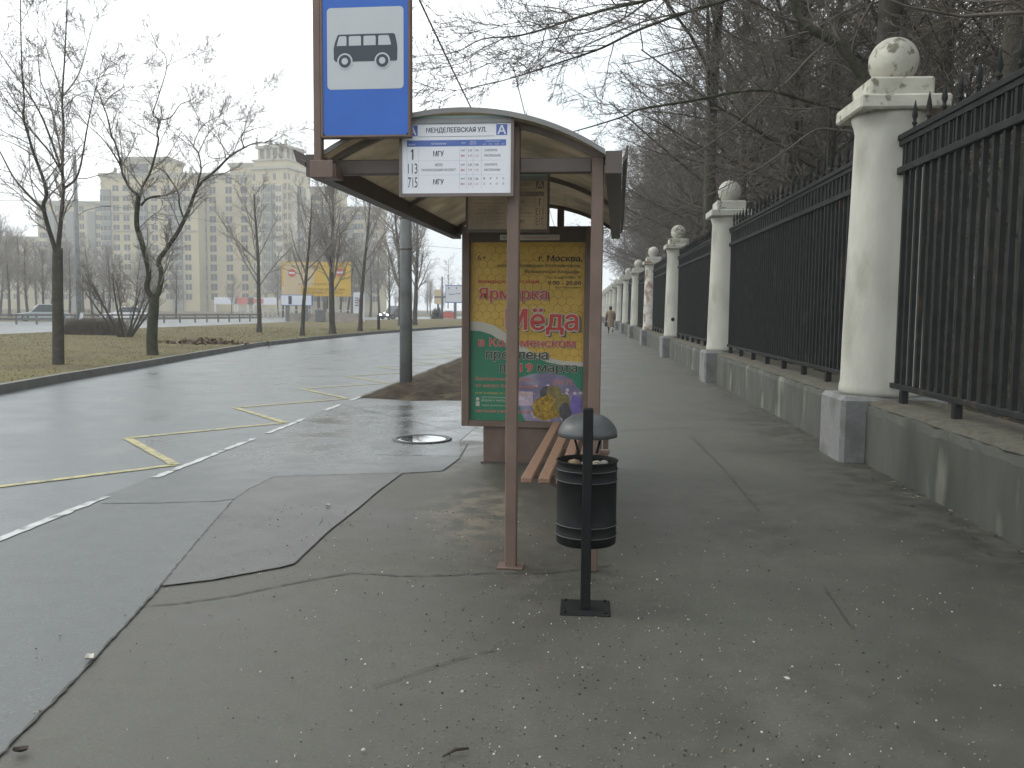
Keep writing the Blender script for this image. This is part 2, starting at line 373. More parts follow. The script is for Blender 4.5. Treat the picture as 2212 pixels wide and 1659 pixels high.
for cr, wd in ((P2((807, 1486), (880, 1462), (965, 1433), (1066, 1405)), .007), (P2((1490, 940), (1560, 1010), (1640, 1105)), .012), (P2((1778, 1266), (1842, 1359)), .008),
               (P2((680, 860), (990, 935)), .008), (P2((1480, 925), (1300, 932)), .01)):
    mb = MB(); ribbon(mb, cr, wd, .0095 if cr[0][0] < -.6 else .005, M_seam, rng, .45, .04); tag(mb.build('pavement_crack'), kind='structure')
# median with kerb
KH = .13
med = MB()
inner = [(k.x - .17, k.y, KH) for k in kerb]
n = len(kerb)
leftedge = [(-27.2 if k.y < 92 else -27.2 + (k.y - 92)*.33, k.y, KH) for k in kerb]
med.add(inner + leftedge, [(i + 1, i, n + i, n + i + 1) for i in range(n - 1)], M_grass)
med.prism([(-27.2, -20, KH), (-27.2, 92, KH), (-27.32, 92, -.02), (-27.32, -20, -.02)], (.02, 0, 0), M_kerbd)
tag(med.build('median_lawn'), kind='structure')
kb = MB()
for i in range(n - 1):
    a, b = kerb[i], kerb[i + 1]; q = Vector((-.17, 0, 0))
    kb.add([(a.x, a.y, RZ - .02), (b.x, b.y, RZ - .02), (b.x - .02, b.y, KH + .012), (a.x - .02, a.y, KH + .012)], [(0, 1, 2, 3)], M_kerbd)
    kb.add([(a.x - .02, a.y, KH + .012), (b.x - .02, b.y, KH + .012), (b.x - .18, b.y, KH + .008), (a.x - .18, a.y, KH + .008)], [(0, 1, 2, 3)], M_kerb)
tag(kb.build('median_kerb'), kind='structure')
# second carriageway and far verge
sheet('far_road', [(-27.3, -20), (-27.3, 92), (-20, 114), (-5, 160), (-24, 170), (-40, 120), (-52, 66), (-66, 20), (-70, -20)], .03, A_road)
M_verge = mat('far_verge', (.10, .09, .055), .95, .3, .5)
sheet('far_verge', [(-70, -20), (-66, 20), (-52, 66), (-40, 120), (-24, 170), (-30, 420), (-320, 420), (-320, -20)], .02, M_verge)
sheet('forest_floor', [(2.9, -30), (160, -30), (160, 260), (2.9, 260)], .05, M_litter)
# earth verge behind the shelter
vg = MB(); rng = random.Random(3); nx, ny = 14, 90; vs = []
for j in range(ny + 1):
    for i in range(nx + 1):
        u = i/nx; x = -3.66 + u*2.9; y = 14.35 + 45*j/ny
        edge = min(u, 1 - u, j/3)
        vs.append((x + rng.uniform(-.04, .04), y + rng.uniform(-.06, .06) + (.2*sin(x*3) if j == 0 else 0), .006 + min(edge*6, 1)*(.05 + .05*mnoise.noise(Vector((x*2, y*2, 0))) + rng.uniform(0, .13))))
vg.add(vs, [(j*(nx + 1) + i, j*(nx + 1) + i + 1, (j + 1)*(nx + 1) + i + 1, (j + 1)*(nx + 1) + i) for j in range(ny) for i in range(nx)], M_soil, True)
tag(vg.build('earth_verge'), kind='structure')

# painted markings
M_yel = mat('yellow_paint', (.37, .335, .15), .55, .2, 8, col2=(.19, .185, .145), c2pos=(.5, .62), c2scale=9)
M_wht = mat('white_paint', (.45, .46, .45), .5, .15, 8, col2=(.12, .12, .12), c2pos=(.52, .64), c2scale=6)
zz = []; yk = 4.95; rng = random.Random(11)
for k in range(12): zz += [(-3.86, yk + 3.2*k), (-5.18, yk + 1.6 + 3.2*k)]
zz = [(-5.18, 3.3)] + zz
mb = MB()
for a, b in zip(zz, zz[1:]):
    ribbon(mb, [(a[0], a[1]), (b[0], b[1])], .095, RZ + .006, M_yel, rng, .06, .15)
tag(mb.build('yellow_zigzag_marking'), kind='structure')
mb = MB()
for a, b in ((2.2, 4.6), (4.75, 6.6), (7.4, 8.75), (8.8, 9.75), (10.2, 11.6), (12.6, 13.4), (14.0, 14.7)):
    ribbon(mb, [(KX + .05, a), (KX + .05, b)], .07, .009, M_wht, rng, .12, .08)
tag(mb.build('white_edge_paint'), kind='structure')

# loose grit and specks
rng = random.Random(5)
M_speck = mat('pale_specks', (.48, .46, .41), .8, .3, 30)
M_speck2 = mat('dark_specks', (.05, .045, .04), .9, .3, 30)
M_speck3 = mat('tan_specks', (.19, .175, .13), .9, .3, 30)
mb = MB()
def speck(x, y, s, mt, z=None):
    if z is None: z = .0135 if x < -.4 - .1*y else .0035
    n = 5; a0 = rng.random()*6
    top = [(x + s*rng.uniform(.7, 1.3)*cos(a0 + 2*pi*k/n), y + s*rng.uniform(.7, 1.3)*sin(a0 + 2*pi*k/n), z + s*.25) for k in range(n)]
    bot = [(p[0] + (p[0] - x)*.3, p[1] + (p[1] - y)*.3, z - .003) for p in top]
    mb.add(bot + top, [tuple(range(n, 2*n))] + [(k, (k + 1) % n, n + (k + 1) % n, n + k) for k in range(n)], mt)
for i in range(4600):
    y = 1.9 + 4.6*rng.random()**1.5; x = rng.gauss(.15, .75)*max(.6, y/3.0)
    if x < -2.4 or x > 2.7: continue
    s = rng.choice((.0014, .0016, .002, .002, .0024, .003, .004)) * (1.5 if rng.random() < .05 else 1)
    speck(x, y, s, M_speck if rng.random() < .1 else (M_speck3 if rng.random() < .8 else M_speck2))
tag(mb.build('pavement_grit'), kind='stuff', label='pale grit and crumbs scattered over the pavement asphalt', cat='grit')
mb = MB()
for i in range(420):
    y = 3 + 22*rng.random()**1.3; x = 2.82 - abs(rng.gauss(0, .12)); s_ = rng.uniform(.012, .032); a0 = rng.random()*6.3; u = Vector((cos(a0), sin(a0), rng.uniform(-.2, .2)))*s_; v = Vector((-sin(a0), cos(a0), rng.uniform(-.2, .2)))*s_*.5; c = Vector((x, y, .012))
    if 8.95 < (y % 9.85) + 0 < 9.85 and x > 2.55: continue
    mb.add([c - u - v*.4, c - v, c + u, c + v], [(0, 1, 2, 3)], M_speck2 if i % 3 else M_speck3)
tag(mb.build('gutter_leaves'), kind='stuff', label='small dead leaves and dirt gathered along the foot of the low wall', cat='leaves')
# bits one can point at
def scrap(name, px, py, s, mt, label, cat, curl=.4):
    g = G(px, py); mb = MB(); r = random.Random(int(px)); n = 9; vs = []
    for j in range(3):
        for k in range(n):
            a = 2*pi*k/n; rr = s*(.15, .6, 1)[j]*r.uniform(.75, 1.15); vs.append((rr*cos(a)*1.4, rr*sin(a)*.8, .012 + s*curl*((j/2)**2)*abs(sin(a*1.5 + .4)) + .004*j))
    fs = [tuple(range(n))] + [(j*n + k, j*n + (k + 1) % n, (j + 1)*n + (k + 1) % n, (j + 1)*n + k) for j in range(2) for k in range(n)]
    mb.add(vs, fs, mt, True); o = mb.build(name, loc=(g.x, g.y, 0)); o.rotation_euler.z = r.random()*3; tag(o, label, cat); return o
M_dleaf = mat('dead_leaf', (.035, .026, .02), .8, .3, 30)
scrap('dead_leaf', 45, 1632, .022, M_dleaf, 'dark curled dead leaf lying at the bottom left corner of the pavement', 'leaf')
scrap('paper_scrap', 193, 1430, .025, M_speck, 'pale torn paper scrap on the dark pavement seam', 'litter')
scrap('paper_scrap', 708, 1097, .022, M_speck, 'small white paper scrap on the smooth asphalt patch left of the shelter', 'litter')
scrap('paper_scrap', 1700, 1476, .013, M_speck, 'greyish flat paper scrap on the open pavement right of the bin', 'litter')
g0, g1 = G(957, 1643), G(1012, 1625)
mb = MB(); mb.tube([g0 + Vector((0, 0, .015)), g0.lerp(g1, .45) + Vector((0, .01, .02)), g1 + Vector((0, 0, .014))], [.004, .006, .004], 6, M_dleaf, True)
tag(mb.build('fallen_stick'), 'short dark stick lying on the pavement at the lower edge of the view', 'stick')

# manhole cover
g = G(912, 950); t = thing('manhole_cover', 'round iron manhole cover with a wet shiny lid set in the pavement', 'manhole cover', (g.x, g.y, .005))
M_wetiron = mat('wet_iron', (.78, .79, .80), .06, .06, 20, metal=1.0); M_ring = mat('ring_iron', (.05, .048, .045), .5, .3, 20)
mb = MB()
rr = [(.34, 0), (.34, .012), (.29, .013), (.285, .004), (.285, 0)]
vs = []; fs = []; n = 40
for r_, z in rr:
    for k in range(n): vs.append((r_*cos(2*pi*k/n), r_*sin(2*pi*k/n), z))
for i in range(len(rr) - 1):
    for k in range(n): fs.append((i*n + k, i*n + (k + 1) % n, (i + 1)*n + (k + 1) % n, (i + 1)*n + k))
mb.add(vs, fs, M_ring, True); mb.build('ring', t)
mb = MB(); mb.lathe([(.28, 0), (.28, .008), (.0, .008)][:2] + [(.26, .0085), (.02, .0085)], 40, M_wetiron)
for i in range(-4, 5):
    for j in range(-4, 5):
        if i*i + j*j < 16 and i + j < -2: mb.box((i*.055 - .011, j*.055 - .011, .008), (i*.055 + .011, j*.055 + .011, .0088), M_ring)
mb.build('lid', t)

# ------------------------------------------------------------------ bus shelter
SP = Vector((-.385, 5.06, 0)); SR = R(-2.4)
SM = Matrix.Translation(SP) @ Matrix.Rotation(SR, 4, 'Z'); SMI = SM.inverted()
def LP(px, py, ly):                       # survey ray to a plane y = ly of the shelter's own frame
    o = SMI @ CAM; d = SMI.to_3x3() @ ray(px, py); t = (ly - o.y)/d.y
    return o + d*t
shel = thing('bus_shelter', 'brown steel bus shelter with an arched translucent roof on the pavement', 'bus shelter', SP, SR)
XL, XR, ZS, ZA, YL = -1.08, .51, 2.35, 2.585, 4.25
def arch(x): 
    u = (x - XL)/(XR - XL)*2 - 1
    c = ZA - ZS; w_ = (XR - XL)/2; r = (w_*w_ + c*c)/(2*c)
    return ZA - r + math.sqrt(r*r - (u*w_)**2)
for x, y in ((0, 0), (.47, 0), (0, 4.05), (.37, 4.05)):
    mb = MB(); mb.box((x - .034, y - .034, 0), (x + .034, y + .034, ZS - .005 if x else 2.52), M_rust, .006)
    if not (x and not y): mb.box((x - .075, y - .06, 0), (x + .075, y + .06, .012), M_rust, .003)
    mb.build('post', shel)
for y in (0, 4.05):
    mb = MB(); mb.box((XL + .01, y - .03, ZS - .09), (-.036, y + .03, ZS - .008), M_darkbeam, .005)
    mb.box((.036, y - .03, ZS - .09), (.434, y + .03, ZS - .008), M_darkbeam, .005); mb.build('cross_beam', shel)
for x, sx in ((XL - .045, -1), (XR + .047, 1)):
    mb = MB(); fl = 1 if sx < 0 else .45
    mb.prism([(x - .045, -.12, ZS - .11), (x + .045, -.12, ZS - .11), (x + .045, -.12, ZS + .01), (x - .045, -.12, ZS + .01)], (0, YL + .24, 0), M_darkbeam)
    mb.prism([(x + sx*.047, -.13, ZS - .06), (x + sx*(.047 + .05*fl), -.13, ZS - .03), (x + sx*(.047 + .07*fl), -.13, ZS + .035), (x + sx*(.035 + .07*fl), -.13, ZS + .035), (x + sx*(.035 + .05*fl), -.13, ZS - .01), (x + sx*.047, -.13, ZS - .03)], (0, YL + .26, 0), M_darkbeam)
    mb.build('gutter', shel)
NA = 24
xs = [XL + (XR - XL)*i/NA for i in range(NA + 1)]
M_rib = mat('roof_rib_paint', (.17, .14, .115), .5, .2, 6)
for y in (0, 2.03, 4.08):
    mb = MB(); vs = []; fs = []
    for x in xs:
        z = arch(x)
        vs += [(x, y - .02, z - .008), (x, y + .02, z - .008), (x, y + .02, z - .045), (x, y - .02, z - .045)]
    for i in range(NA):
        for k in range(4): a = 4*i + k; b = 4*i + (k + 1) % 4; fs.append((a, b, b + 4, a + 4))
    fs += [(0, 1, 2, 3), (4*NA + 3, 4*NA + 2, 4*NA + 1, 4*NA)]
    mb.add(vs, fs, M_rib); mb.build('roof_rib', shel)
M_poly = translucent('roof_polycarbonate', (.47, .42, .33), fac=.55)
for y0, y1 in ((-.12, 1.015), (1.025, 2.035), (2.045, 3.055), (3.065, YL + .12)):
    mb = MB(); vs = []; fs = []
    for x in xs:
        z = arch(x) ; vs += [(x, y0, z), (x, y1, z), (x, y1, z + .008), (x, y0, z + .008)]
    for i in range(NA):
        for k in range(4): a = 4*i + k; b = 4*i + (k + 1) % 4; fs.append((a, b, b + 4, a + 4))
    fs += [(0, 1, 2, 3), (4*NA + 3, 4*NA + 2, 4*NA + 1, 4*NA)]
    mb.add(vs, fs, M_poly); mb.build('roof_panel', shel)
M_alu = mat('edge_trim', (.20, .20, .19), .45, .12, 6)
mb = MB(); vs = []; fs = []
for x in xs:
    z = arch(x); vs += [(x, -.14, z + .016), (x, -.105, z + .016), (x, -.105, z - .004), (x, -.14, z - .012)]
for i in range(NA):
    for k in range(4): a = 4*i + k; b = 4*i + (k + 1) % 4; fs.append((a, b, b + 4, a + 4))
fs += [(0, 1, 2, 3), (4*NA + 3, 4*NA + 2, 4*NA + 1, 4*NA)]
mb.add(vs, fs, M_alu); mb.build('roof_edge_trim', shel)

# timetable boards
M_frame = mat('board_frame', (.16, .13, .115), .45, .15, 6)
M_hilite = mat('teal_highlight', (.30, .45, .43), .4, .1, 5)  # teal highlight along the frame's top edge, painted as a thin strip
M_tanback = translucent('board_back', (.92, .80, .64), fac=.5)
def timetable(name, label, yl, x0, z0, W, H, back):
    """A framed route board in the shelter's frame; x0, z0 its lower left corner, the printed face towards -y (or away)."""
    t = thing(name, label, 'timetable', SM @ Vector((x0, yl, z0)), SR)
    mb = MB(); d = .03
    mb.box((-.016, 0, -.018), (0, d, H + .04), M_frame); mb.box((W, 0, -.018), (W + .016, d, H + .04), M_frame)
    mb.box((0, 0, -.018), (W, d, 0), M_frame); mb.box((0, 0, H), (W, d, H + .03), M_grey); mb.box((0, -.002, H + .03), (W, d, H + .04), M_hilite); mb.build('frame', t)
    mb = MB(); mb.box((0, .008, 0), (W, .022, H), M_tanback if back else M_white); s_ = mb.build('sheet', t)
    y = .0075 if not back else .0072
    bm = MB(); tm = MB(); ink = mat('faded_ink', (.32, .24, .17), .7, .05) if back else M_ink; nav = mat('faded_blue', (.24, .19, .16), .7, .05) if back else M_navy
    def X(u): return (W*(1 - u) if back else W*u)
    def rc(u0, v0, u1, v1, mt, dy=0): rect(bm, *( (X(u1), H*(1 - v1), X(u0), H*(1 - v0)) if back else (X(u0), H*(1 - v1), X(u1), H*(1 - v0)) ), mt, y - dy)
    def tx(s, u0, v0, u1, v1, mt=None, b=.015, dy=.0006):
        a, c = (X(u1), X(u0)) if back else (X(u0), X(u1)); put_text(tm, s, a, H*(1 - v1), c, H*(1 - v0), mt or ink, y - dy, b, back)
    tx('МЕНДЕЛЕЕВСКАЯ УЛ.', .225, .055, .775, .14, b=.022)
    for u in (.045, .865):
        rc(u, .02, u + .10, .175, nav); tx('А', u + .012, .035, u + .088, .16, M_white if not back else M_tanback, .05, .0012)
    rc(.15, .182, .85, .188, ink)
    rc(.045, .235, .955, .325, nav)
    wht = M_white if not back else M_tanback
    for s, u0, u1, v0, v1 in (('МАРШРУТ', .06, .13, .285, .305), ('НАПРАВЛЕНИЕ', .27, .41, .275, .30), ('ДНИ', .55, .585, .27, .29), ('ВРЕМЯ', .63, .68, .255, .275), ('РАБОТЫ', .625, .685, .285, .305), ('ИНТЕРВАЛЫ ДВИЖЕНИЯ', .77, .90, .25, .27), ('6-10', .745, .77, .29, .31), ('10-16', .80, .83, .29, .31), ('16-20', .855, .89, .29, .31), ('20-1', .915, .94, .29, .31)):
        tx(s, u0, v0, u1, v1, wht, .02, .0012)
    rows = [('1', .345, .52, 'МГУ'), ('113', .55, .725, None), ('715', .75, .925, 'МГУ')]
    for i, (no, v0, v1, dest) in enumerate(rows):
        tx(no, .078 if no == '1' else .055, v0 + .015, .108 if no == '1' else .143, v1 - .01, b=.012)
        if dest: tx(dest, .29, v0 + .045, .385, v1 - .055, b=.03)
        else: tx('МЕТРО', .305, v0 + .02, .375, v0 + .06, b=.02); tx('"ЛОМОНОСОВСКИЙ ПРОСПЕКТ"', .175, v0 + .085, .50, v0 + .13, b=.02)
        for r_, (d_, a_, b_) in enumerate((('раб', '5.30', '1.06'), ('вых', '5.39', '1.12'))):
            q = v0 + .025 + .075*r_; c_ = ink if r_ == 0 else (M_redp if not back else ink)
            tx(d_, .545, q, .58, q + .032, c_, .0); tx(a_, .61, q, .645, q + .032, c_, .0); tx(b_, .67, q, .705, q + .032, c_, .0)
            if i < 2: tx(('СМОТРИТЕ', 'РАСПИСАНИЕ')[r_], .76, q, .875 if r_ == 0 else .905, q + .034, b=.01)
            else:
                for k, s in enumerate((('8', '9', '7', '15'), ('12', '14', '13', '20'))[r_]): tx(s, .75 + .058*k, q, .765 + .058*k, q + .03, b=0)
        if i < 2: rc(.045, v1 + .008, .955, v1 + .011, M_lines if not back else ink)
    for u in (.045, .15, .53, .595, .655, .73): rc(u, .34, u + .0025, .94, M_lines if not back else ink, .0003)
    bm.build('printed_bands', s_); tm.build('lettering', s_)
    return t
p0 = LP(868, 418, -.11); p1 = LP(1104, 264, -.11)
timetable('timetable_board', 'white bus timetable board with blue header hung under the front of the shelter roof', -.11, p0.x, p0.z, p1.x - p0.x, p1.z - p0.z, False)
p0 = LP(1010, 496, 1.75); p1 = LP(1183, 388, 1.75)
timetable('timetable_board', 'tan back of a second timetable board hanging inside the shelter behind its front post', 1.75, p0.x, p0.z, p1.x - p0.x, p1.z - p0.z, True)

# bus stop sign
ly = -.19
a = LP(605 + 300*.3125, 937*.3125, ly); b = LP(605 + 885*.3125, 937*.3125, ly)
W = b.x - a.x; k = W/585.0; Hs = 1.1*W*1.67
bs = thing('bus_stop_sign', 'tall blue bus stop sign with a white bus pictogram bolted to the shelter corner', 'bus stop sign', SM @ Vector((a.x, ly, a.z)), SR)
mb = MB(); poly(mb, rrect(0, 0, W, Hs, .02), M_blue, 0); panel = mb
v = rrect(0, 0, W, Hs, .02); mb = MB(); mb.prism([(p[0], 0, p[1]) for p in v], (0, .012, 0), M_blue); pan = mb.build('panel', bs)
mb = MB(); f = .014
mb.box((-f, -.006, -f), (0, .05, Hs + f), M_rust, .003); mb.box((W, -.006, -f), (W + f, .05, Hs + f), M_rust, .003); mb.box((0, -.006, -f), (W, .05, -.001), M_rust, .003); mb.box((0, -.006, Hs + .001), (W, .05, Hs + f), M_rust, .003)
mb.box((0, .014, 0), (W, .03, Hs), M_rust); mb.build('frame', bs)
def zc(zx, zy): return ((zx - 300)*k, (937 - zy)*k)
x0, z1 = zc(331, 104); x1, z0 = zc(855, 636)
mb = MB(); poly(mb, rrect(x0, z0, x1, z1, .022), M_palegrey, -.0012); sq = mb.build('white_square', bs)
mb = MB()
body = [(405, 283), (415, 278), (785, 277), (797, 284), (808, 330), (814, 370), (812, 445), (806, 455), (392, 455), (378, 440), (376, 372), (385, 330)]
poly(mb, [zc(*p) for p in body][::-1], M_pict, -.0024)
for q in ([(398, 352), (414, 295), (422, 289), (460, 289), (466, 296), (466, 352)], [(482, 352), (482, 296), (488, 290), (560, 290), (566, 296), (566, 352)], [(583, 352), (583, 296), (589, 290), (660, 290), (666, 296), (666, 352)], [(684, 352), (684, 296), (690, 289), (750, 289), (757, 296), (771, 345), (768, 352)]):
    poly(mb, [zc(*p) for p in q][::-1], M_palegrey, -.0036)
for cx in (454, 711):
    c_ = zc(cx, 453)
    disc(mb, *c_, 53*k, M_palegrey, -.0036); disc(mb, *c_, 42*k, M_pict, -.0048); disc(mb, *c_, 22*k, M_palegrey, -.006)
mb.build('bus_pictogram', bs)
mb = MB(); pz = LP(676, 384, ly).z - a.z; mb.box((-.057, .0, pz), (-.0145, .055, Hs + .05), M_rust, .004); mb.build('pole', bs)
mb = MB(); mb.box((-.075, -.012, pz + .0), (.055, -.002, pz + .095), M_rust, .003); mb.box((-.07, .057, pz + .01), (.05, .20, pz + .085), M_rust, .004); mb.build('bracket', bs)

# advertising light box
AY = 3.40
def PZ(zx, zy): return LP(950.4 + zx*.3125, 475.2 + zy*.3125, AY)
fa = LP(996, 920, AY); fb = LP(1297, 490, AY)
ad = thing('advertising_lightbox', 'brown framed advertising light box on a pedestal closing the far end of the shelter', 'advertising box', SM @ Vector((fa.x, AY, 0)), SR)
FW = fb.x - fa.x; z0 = fa.z; z1 = fb.z
pl = PZ(200, 1385); pr = PZ(1003, 150); px0 = pl.x - fa.x; px1 = pr.x - fa.x; pz0 = pl.z; pz1 = pr.z
mb = MB()
mb.box((0, 0, z0), (px0, .2, z1), M_rust, .008); mb.box((px1, 0, z0), (FW, .2, z1), M_rust, .008); mb.box((px0, .001, z0), (px1, .199, pz0), M_rust); mb.box((px0, .001, pz1), (px1, .199, z1), M_darkbeam)
mb.box((px0, .06, pz0), (px1, .19, pz1), M_darkbeam); mb.build('frame', ad)
mb = MB(); q0 = LP(1042, 1000, AY).x - fa.x; mb.box((q0, .04, 0), (FW - .12, .17, z0 - .001), M_rust, .01); mb.box((q0 - .02, .02, 0), (FW - .10, .19, .02), M_darkbeam); mb.build('pedestal', ad)
PW = px1 - px0; PH = pz1 - pz0; pk = PW/803.0
M_py = mat('poster_yellow', (.62, .405, .075), .35, .12, 4, col2=(.52, .34, .05), c2scale=2); M_pg = mat('poster_green', (.03, .19, .105), .35, .12, 4); M_pw = mat('poster_white', (.50, .49, .42), .35, .08, 4)
M_pp = mat('poster_lilac', (.19, .17, .27), .4, .25, 6, col2=(.30, .28, .36), c2scale=6); M_pr = mat('poster_red', (.52, .06, .05), .4, .1, 5); M_pk = mat('poster_black', (.03, .035, .03), .4, .1, 5); M_pd = mat('poster_halo', (.13, .12, .09), .4, .1, 5)
M_pink = mat('poster_pink', (.50, .20, .16), .4, .1, 5); M_hex = mat('poster_comb_line', (.32, .19, .03), .4, .1, 5); M_honey = mat('poster_honey', (.40, .25, .03), .4, .5, 40, col2=(.20, .13, .02), c2pos=(.45, .6), c2scale=25); M_olive = mat('poster_olive', (.20, .17, .06), .4, .4, 20); M_dk = mat('poster_dark', (.07, .065, .075), .4, .4, 20); M_flower = mat('poster_blossom', (.50, .40, .48), .4, .3, 30)
def pc(zx, zy): return (px0 + (zx - 200)*pk, pz0 + (1385 - zy)*pk)
mb = MB(); rect(mb, px0, pz0, px1, pz1, M_py, .055); post = mb.build('poster', ad)
hx = MB(); r_ = 34*pk
for j in range(-1, 24):
    for i in range(-1, 15):
        cx = px0 + (i + .5*(j % 2))*r_*1.732; cz = pz1 - j*r_*1.5
        for q in range(3):
            a0 = pi/6 + q*pi/3; a1 = a0 + pi/3
            xa, za, xb, zb = cx + r_*cos(a0), cz + r_*sin(a0), cx + r_*cos(a1), cz + r_*sin(a1)
            if min(xa, xb) < px0 + .004 or max(xa, xb) > px1 - .004 or max(za, zb) > pz1 - .004 or min(za, zb) < pz0 + .3: continue
            if (i*7 + j*13 + q*5) % 5 == 0: continue
            d_ = Vector((xb - xa, zb - za)).normalized()*.0022
            poly(hx, [(xa - d_.y, za + d_.x), (xa + d_.y, za - d_.x), (xb + d_.y, zb - d_.x), (xb - d_.y, zb + d_.x)], M_hex, .0546)
hx.build('honeycomb_print', post)
mb = MB()
wv = [(200, 682), (290, 688), (380, 715), (470, 775), (560, 845), (660, 905), (760, 935), (860, 955), (1003, 962)]
gv = [(200, 748), (270, 752), (350, 775), (440, 830), (530, 880), (640, 925), (750, 965), (860, 985), (1003, 992)]
poly(mb, [pc(*p) for p in wv] + [pc(1003, 1386), pc(200, 1386)], M_pw, .0542); poly(mb, [pc(*p) for p in gv] + [pc(1003, 1386), pc(200, 1386)], M_pg, .0538)
mb.build('wave_print', post)
mb = MB()
lil = [(560, 1075), (640, 1050), (760, 1040), (860, 1055), (930, 1085), (955, 1130), (1003, 1180), (1003, 1386), (600, 1386), (570, 1330), (545, 1250), (540, 1150)]
poly(mb, [pc(*p) for p in lil][::-1], M_pp, .0534)
r2 = random.Random(4)
def blob(cx, cy, rx, ry, mt, y, n=18, j=.15): poly(mb, [pc(cx + rx*cos(2*pi*t_/n)*r2.uniform(1 - j, 1 + j), cy - ry*sin(2*pi*t_/n)*r2.uniform(1 - j, 1 + j)) for t_ in range(n)], mt, y)
rect(mb, *pc(548, 1275), *pc(650, 1175), M_flower, .0530)
for q in range(26): blob(r2.uniform(590, 990), r2.uniform(1300, 1380) if q < 16 else r2.uniform(1130, 1200), 14, 12, M_flower, .0526 - q*2e-5, 9, .4)
blob(780, 1190, 75, 60, M_dk, .0520); blob(800, 1185, 55, 55, M_olive, .0517); blob(745, 1290, 98, 95, M_honey, .0514); blob(860, 1260, 60, 75, M_olive, .0511); blob(880, 1310, 45, 60, M_dk, .0508); blob(955, 1265, 45, 70, mat('poster_violet', (.16, .12, .36), .4, .3, 20), .0505)
mb.build('still_life_print', post)
tm = MB(); ty = [.0500]
def pt(s, x0, y0, x1, y1, mt, halo=None, b=.02, hb=.06):
    if halo:
        e_ = (y1 - y0)*.055; put_text(tm, s, *pc(x0 - e_ + e_*1.2, y1 + e_ + e_*.8), *pc(x1 + e_ + e_*1.2, y0 - e_ + e_*.8), M_pd, ty[0], hb)
        for q in range(10):
            dx, dy = e_*cos(q*pi/5), e_*sin(q*pi/5); put_text(tm, s, *pc(x0 + dx, y1 + dy), *pc(x1 + dx, y0 + dy), halo, ty[0] - .0003 - q*.00003, 0)
    put_text(tm, s, *pc(x0, y1), *pc(x1, y0), mt, ty[0] - .001, b)
pt('6+', 250, 220, 312, 255, M_pk); pt('г. Москва,', 682, 220, 985, 268, M_pk, None, .03)
pt('музей-заповедник Коломенское,', 390, 278, 975, 308, M_pk); pt('Ярмарочная площадь,', 585, 320, 975, 350, M_pk); pt('пр. Андропова, 39', 742, 363, 980, 385, M_pk); pt('9.00 - 20.00', 748, 397, 978, 425, M_pk, None, .03); pt('без выходных', 798, 433, 978, 452, M_pk)
pt('всероссийская', 258, 388, 685, 420, M_pr, None, .03)
pt('Ярмарка', 262, 448, 745, 545, M_pr, M_pw, .05, .10); pt('Мёда', 455, 590, 960, 770, M_pr, M_pw, .05, .09)
pt('в Коломенском', 262, 800, 940, 858, M_pr, M_pw, .04, .1); pt('продлена', 315, 895, 752, 965, M_pk, M_pw, .04, .10); pt('по', 415, 985, 505, 1045, M_pk, M_pw, .04, .1); pt('19', 560, 978, 648, 1035, M_pr, M_pw, .05, .11); pt('марта', 682, 985, 960, 1050, M_pk, M_pw, .04, .1)
pt('Бесплатный автобус', 242, 1075, 635, 1108, M_pink, None, .04); pt('от метро Коломенская', 242, 1125, 675, 1155, M_pink, None, .04); pt('2017г.', 790, 1085, 945, 1122, M_pink, None, .04)
pt('все о мёде на сайте ярмарки', 242, 1182, 662, 1200, M_py, None, .02)
for s, v in (('для посетителей', 1212), ('рядом с метро', 1237), ('www.yarmarka.ru', 1270)): pt(s, 285, v, 462, v + 18, M_pw, None, .02)
disc(tm, *pc(256, 1234), 13*pk, M_pw, .0495, 14); rect(tm, *pc(243, 1285), *pc(270, 1252), M_pw, .0495)
pt('приглашаем участников ярмарки', 242, 1312, 640, 1334, M_pink, None, .03)
tm.build('lettering', post)
mb = MB(); a_, b_ = PZ(415, 140), PZ(828, 102); rect(mb, a_.x - fa.x, a_.z, b_.x - fa.x, b_.z, M_pw, -.002); st = mb.build('header_strip', ad)
mb = MB(); put_text(mb, 'РЕКЛАМА', a_.x - fa.x + .03, a_.z + .012, a_.x - fa.x + .10, b_.z - .012, M_pk, -.003); put_text(mb, 'городская служба 77-17', a_.x - fa.x + .21, a_.z + .012, b_.x - fa.x - .02, b_.z - .012, M_redp, -.003); mb.build('lettering', st)

# bench
bn = thing('bench', 'slatted brown wooden bench standing under the shelter roof', 'bench', SP, SR)
for x in (.045, .155, .265, .375):
    mb = MB(); mb.box((x - .036, .42, .415), (x + .036, 3.2, .452), M_wood, .006); mb.build('slat', bn)
for y in (.75, 1.85, 2.95):
    mb = MB(); mb.box((.02, y - .03, .385), (.55, y + .03, .4145), M_rust, .004); mb.box((.48, y - .025, 0), (.53, y + .025, .384), M_rust, .004)
    mb.prism([(.10, y - .004, .384), (.47, y - .004, .384), (.47, y - .004, .18)], (0, .008, 0), M_rust); mb.build('bracket', bn)

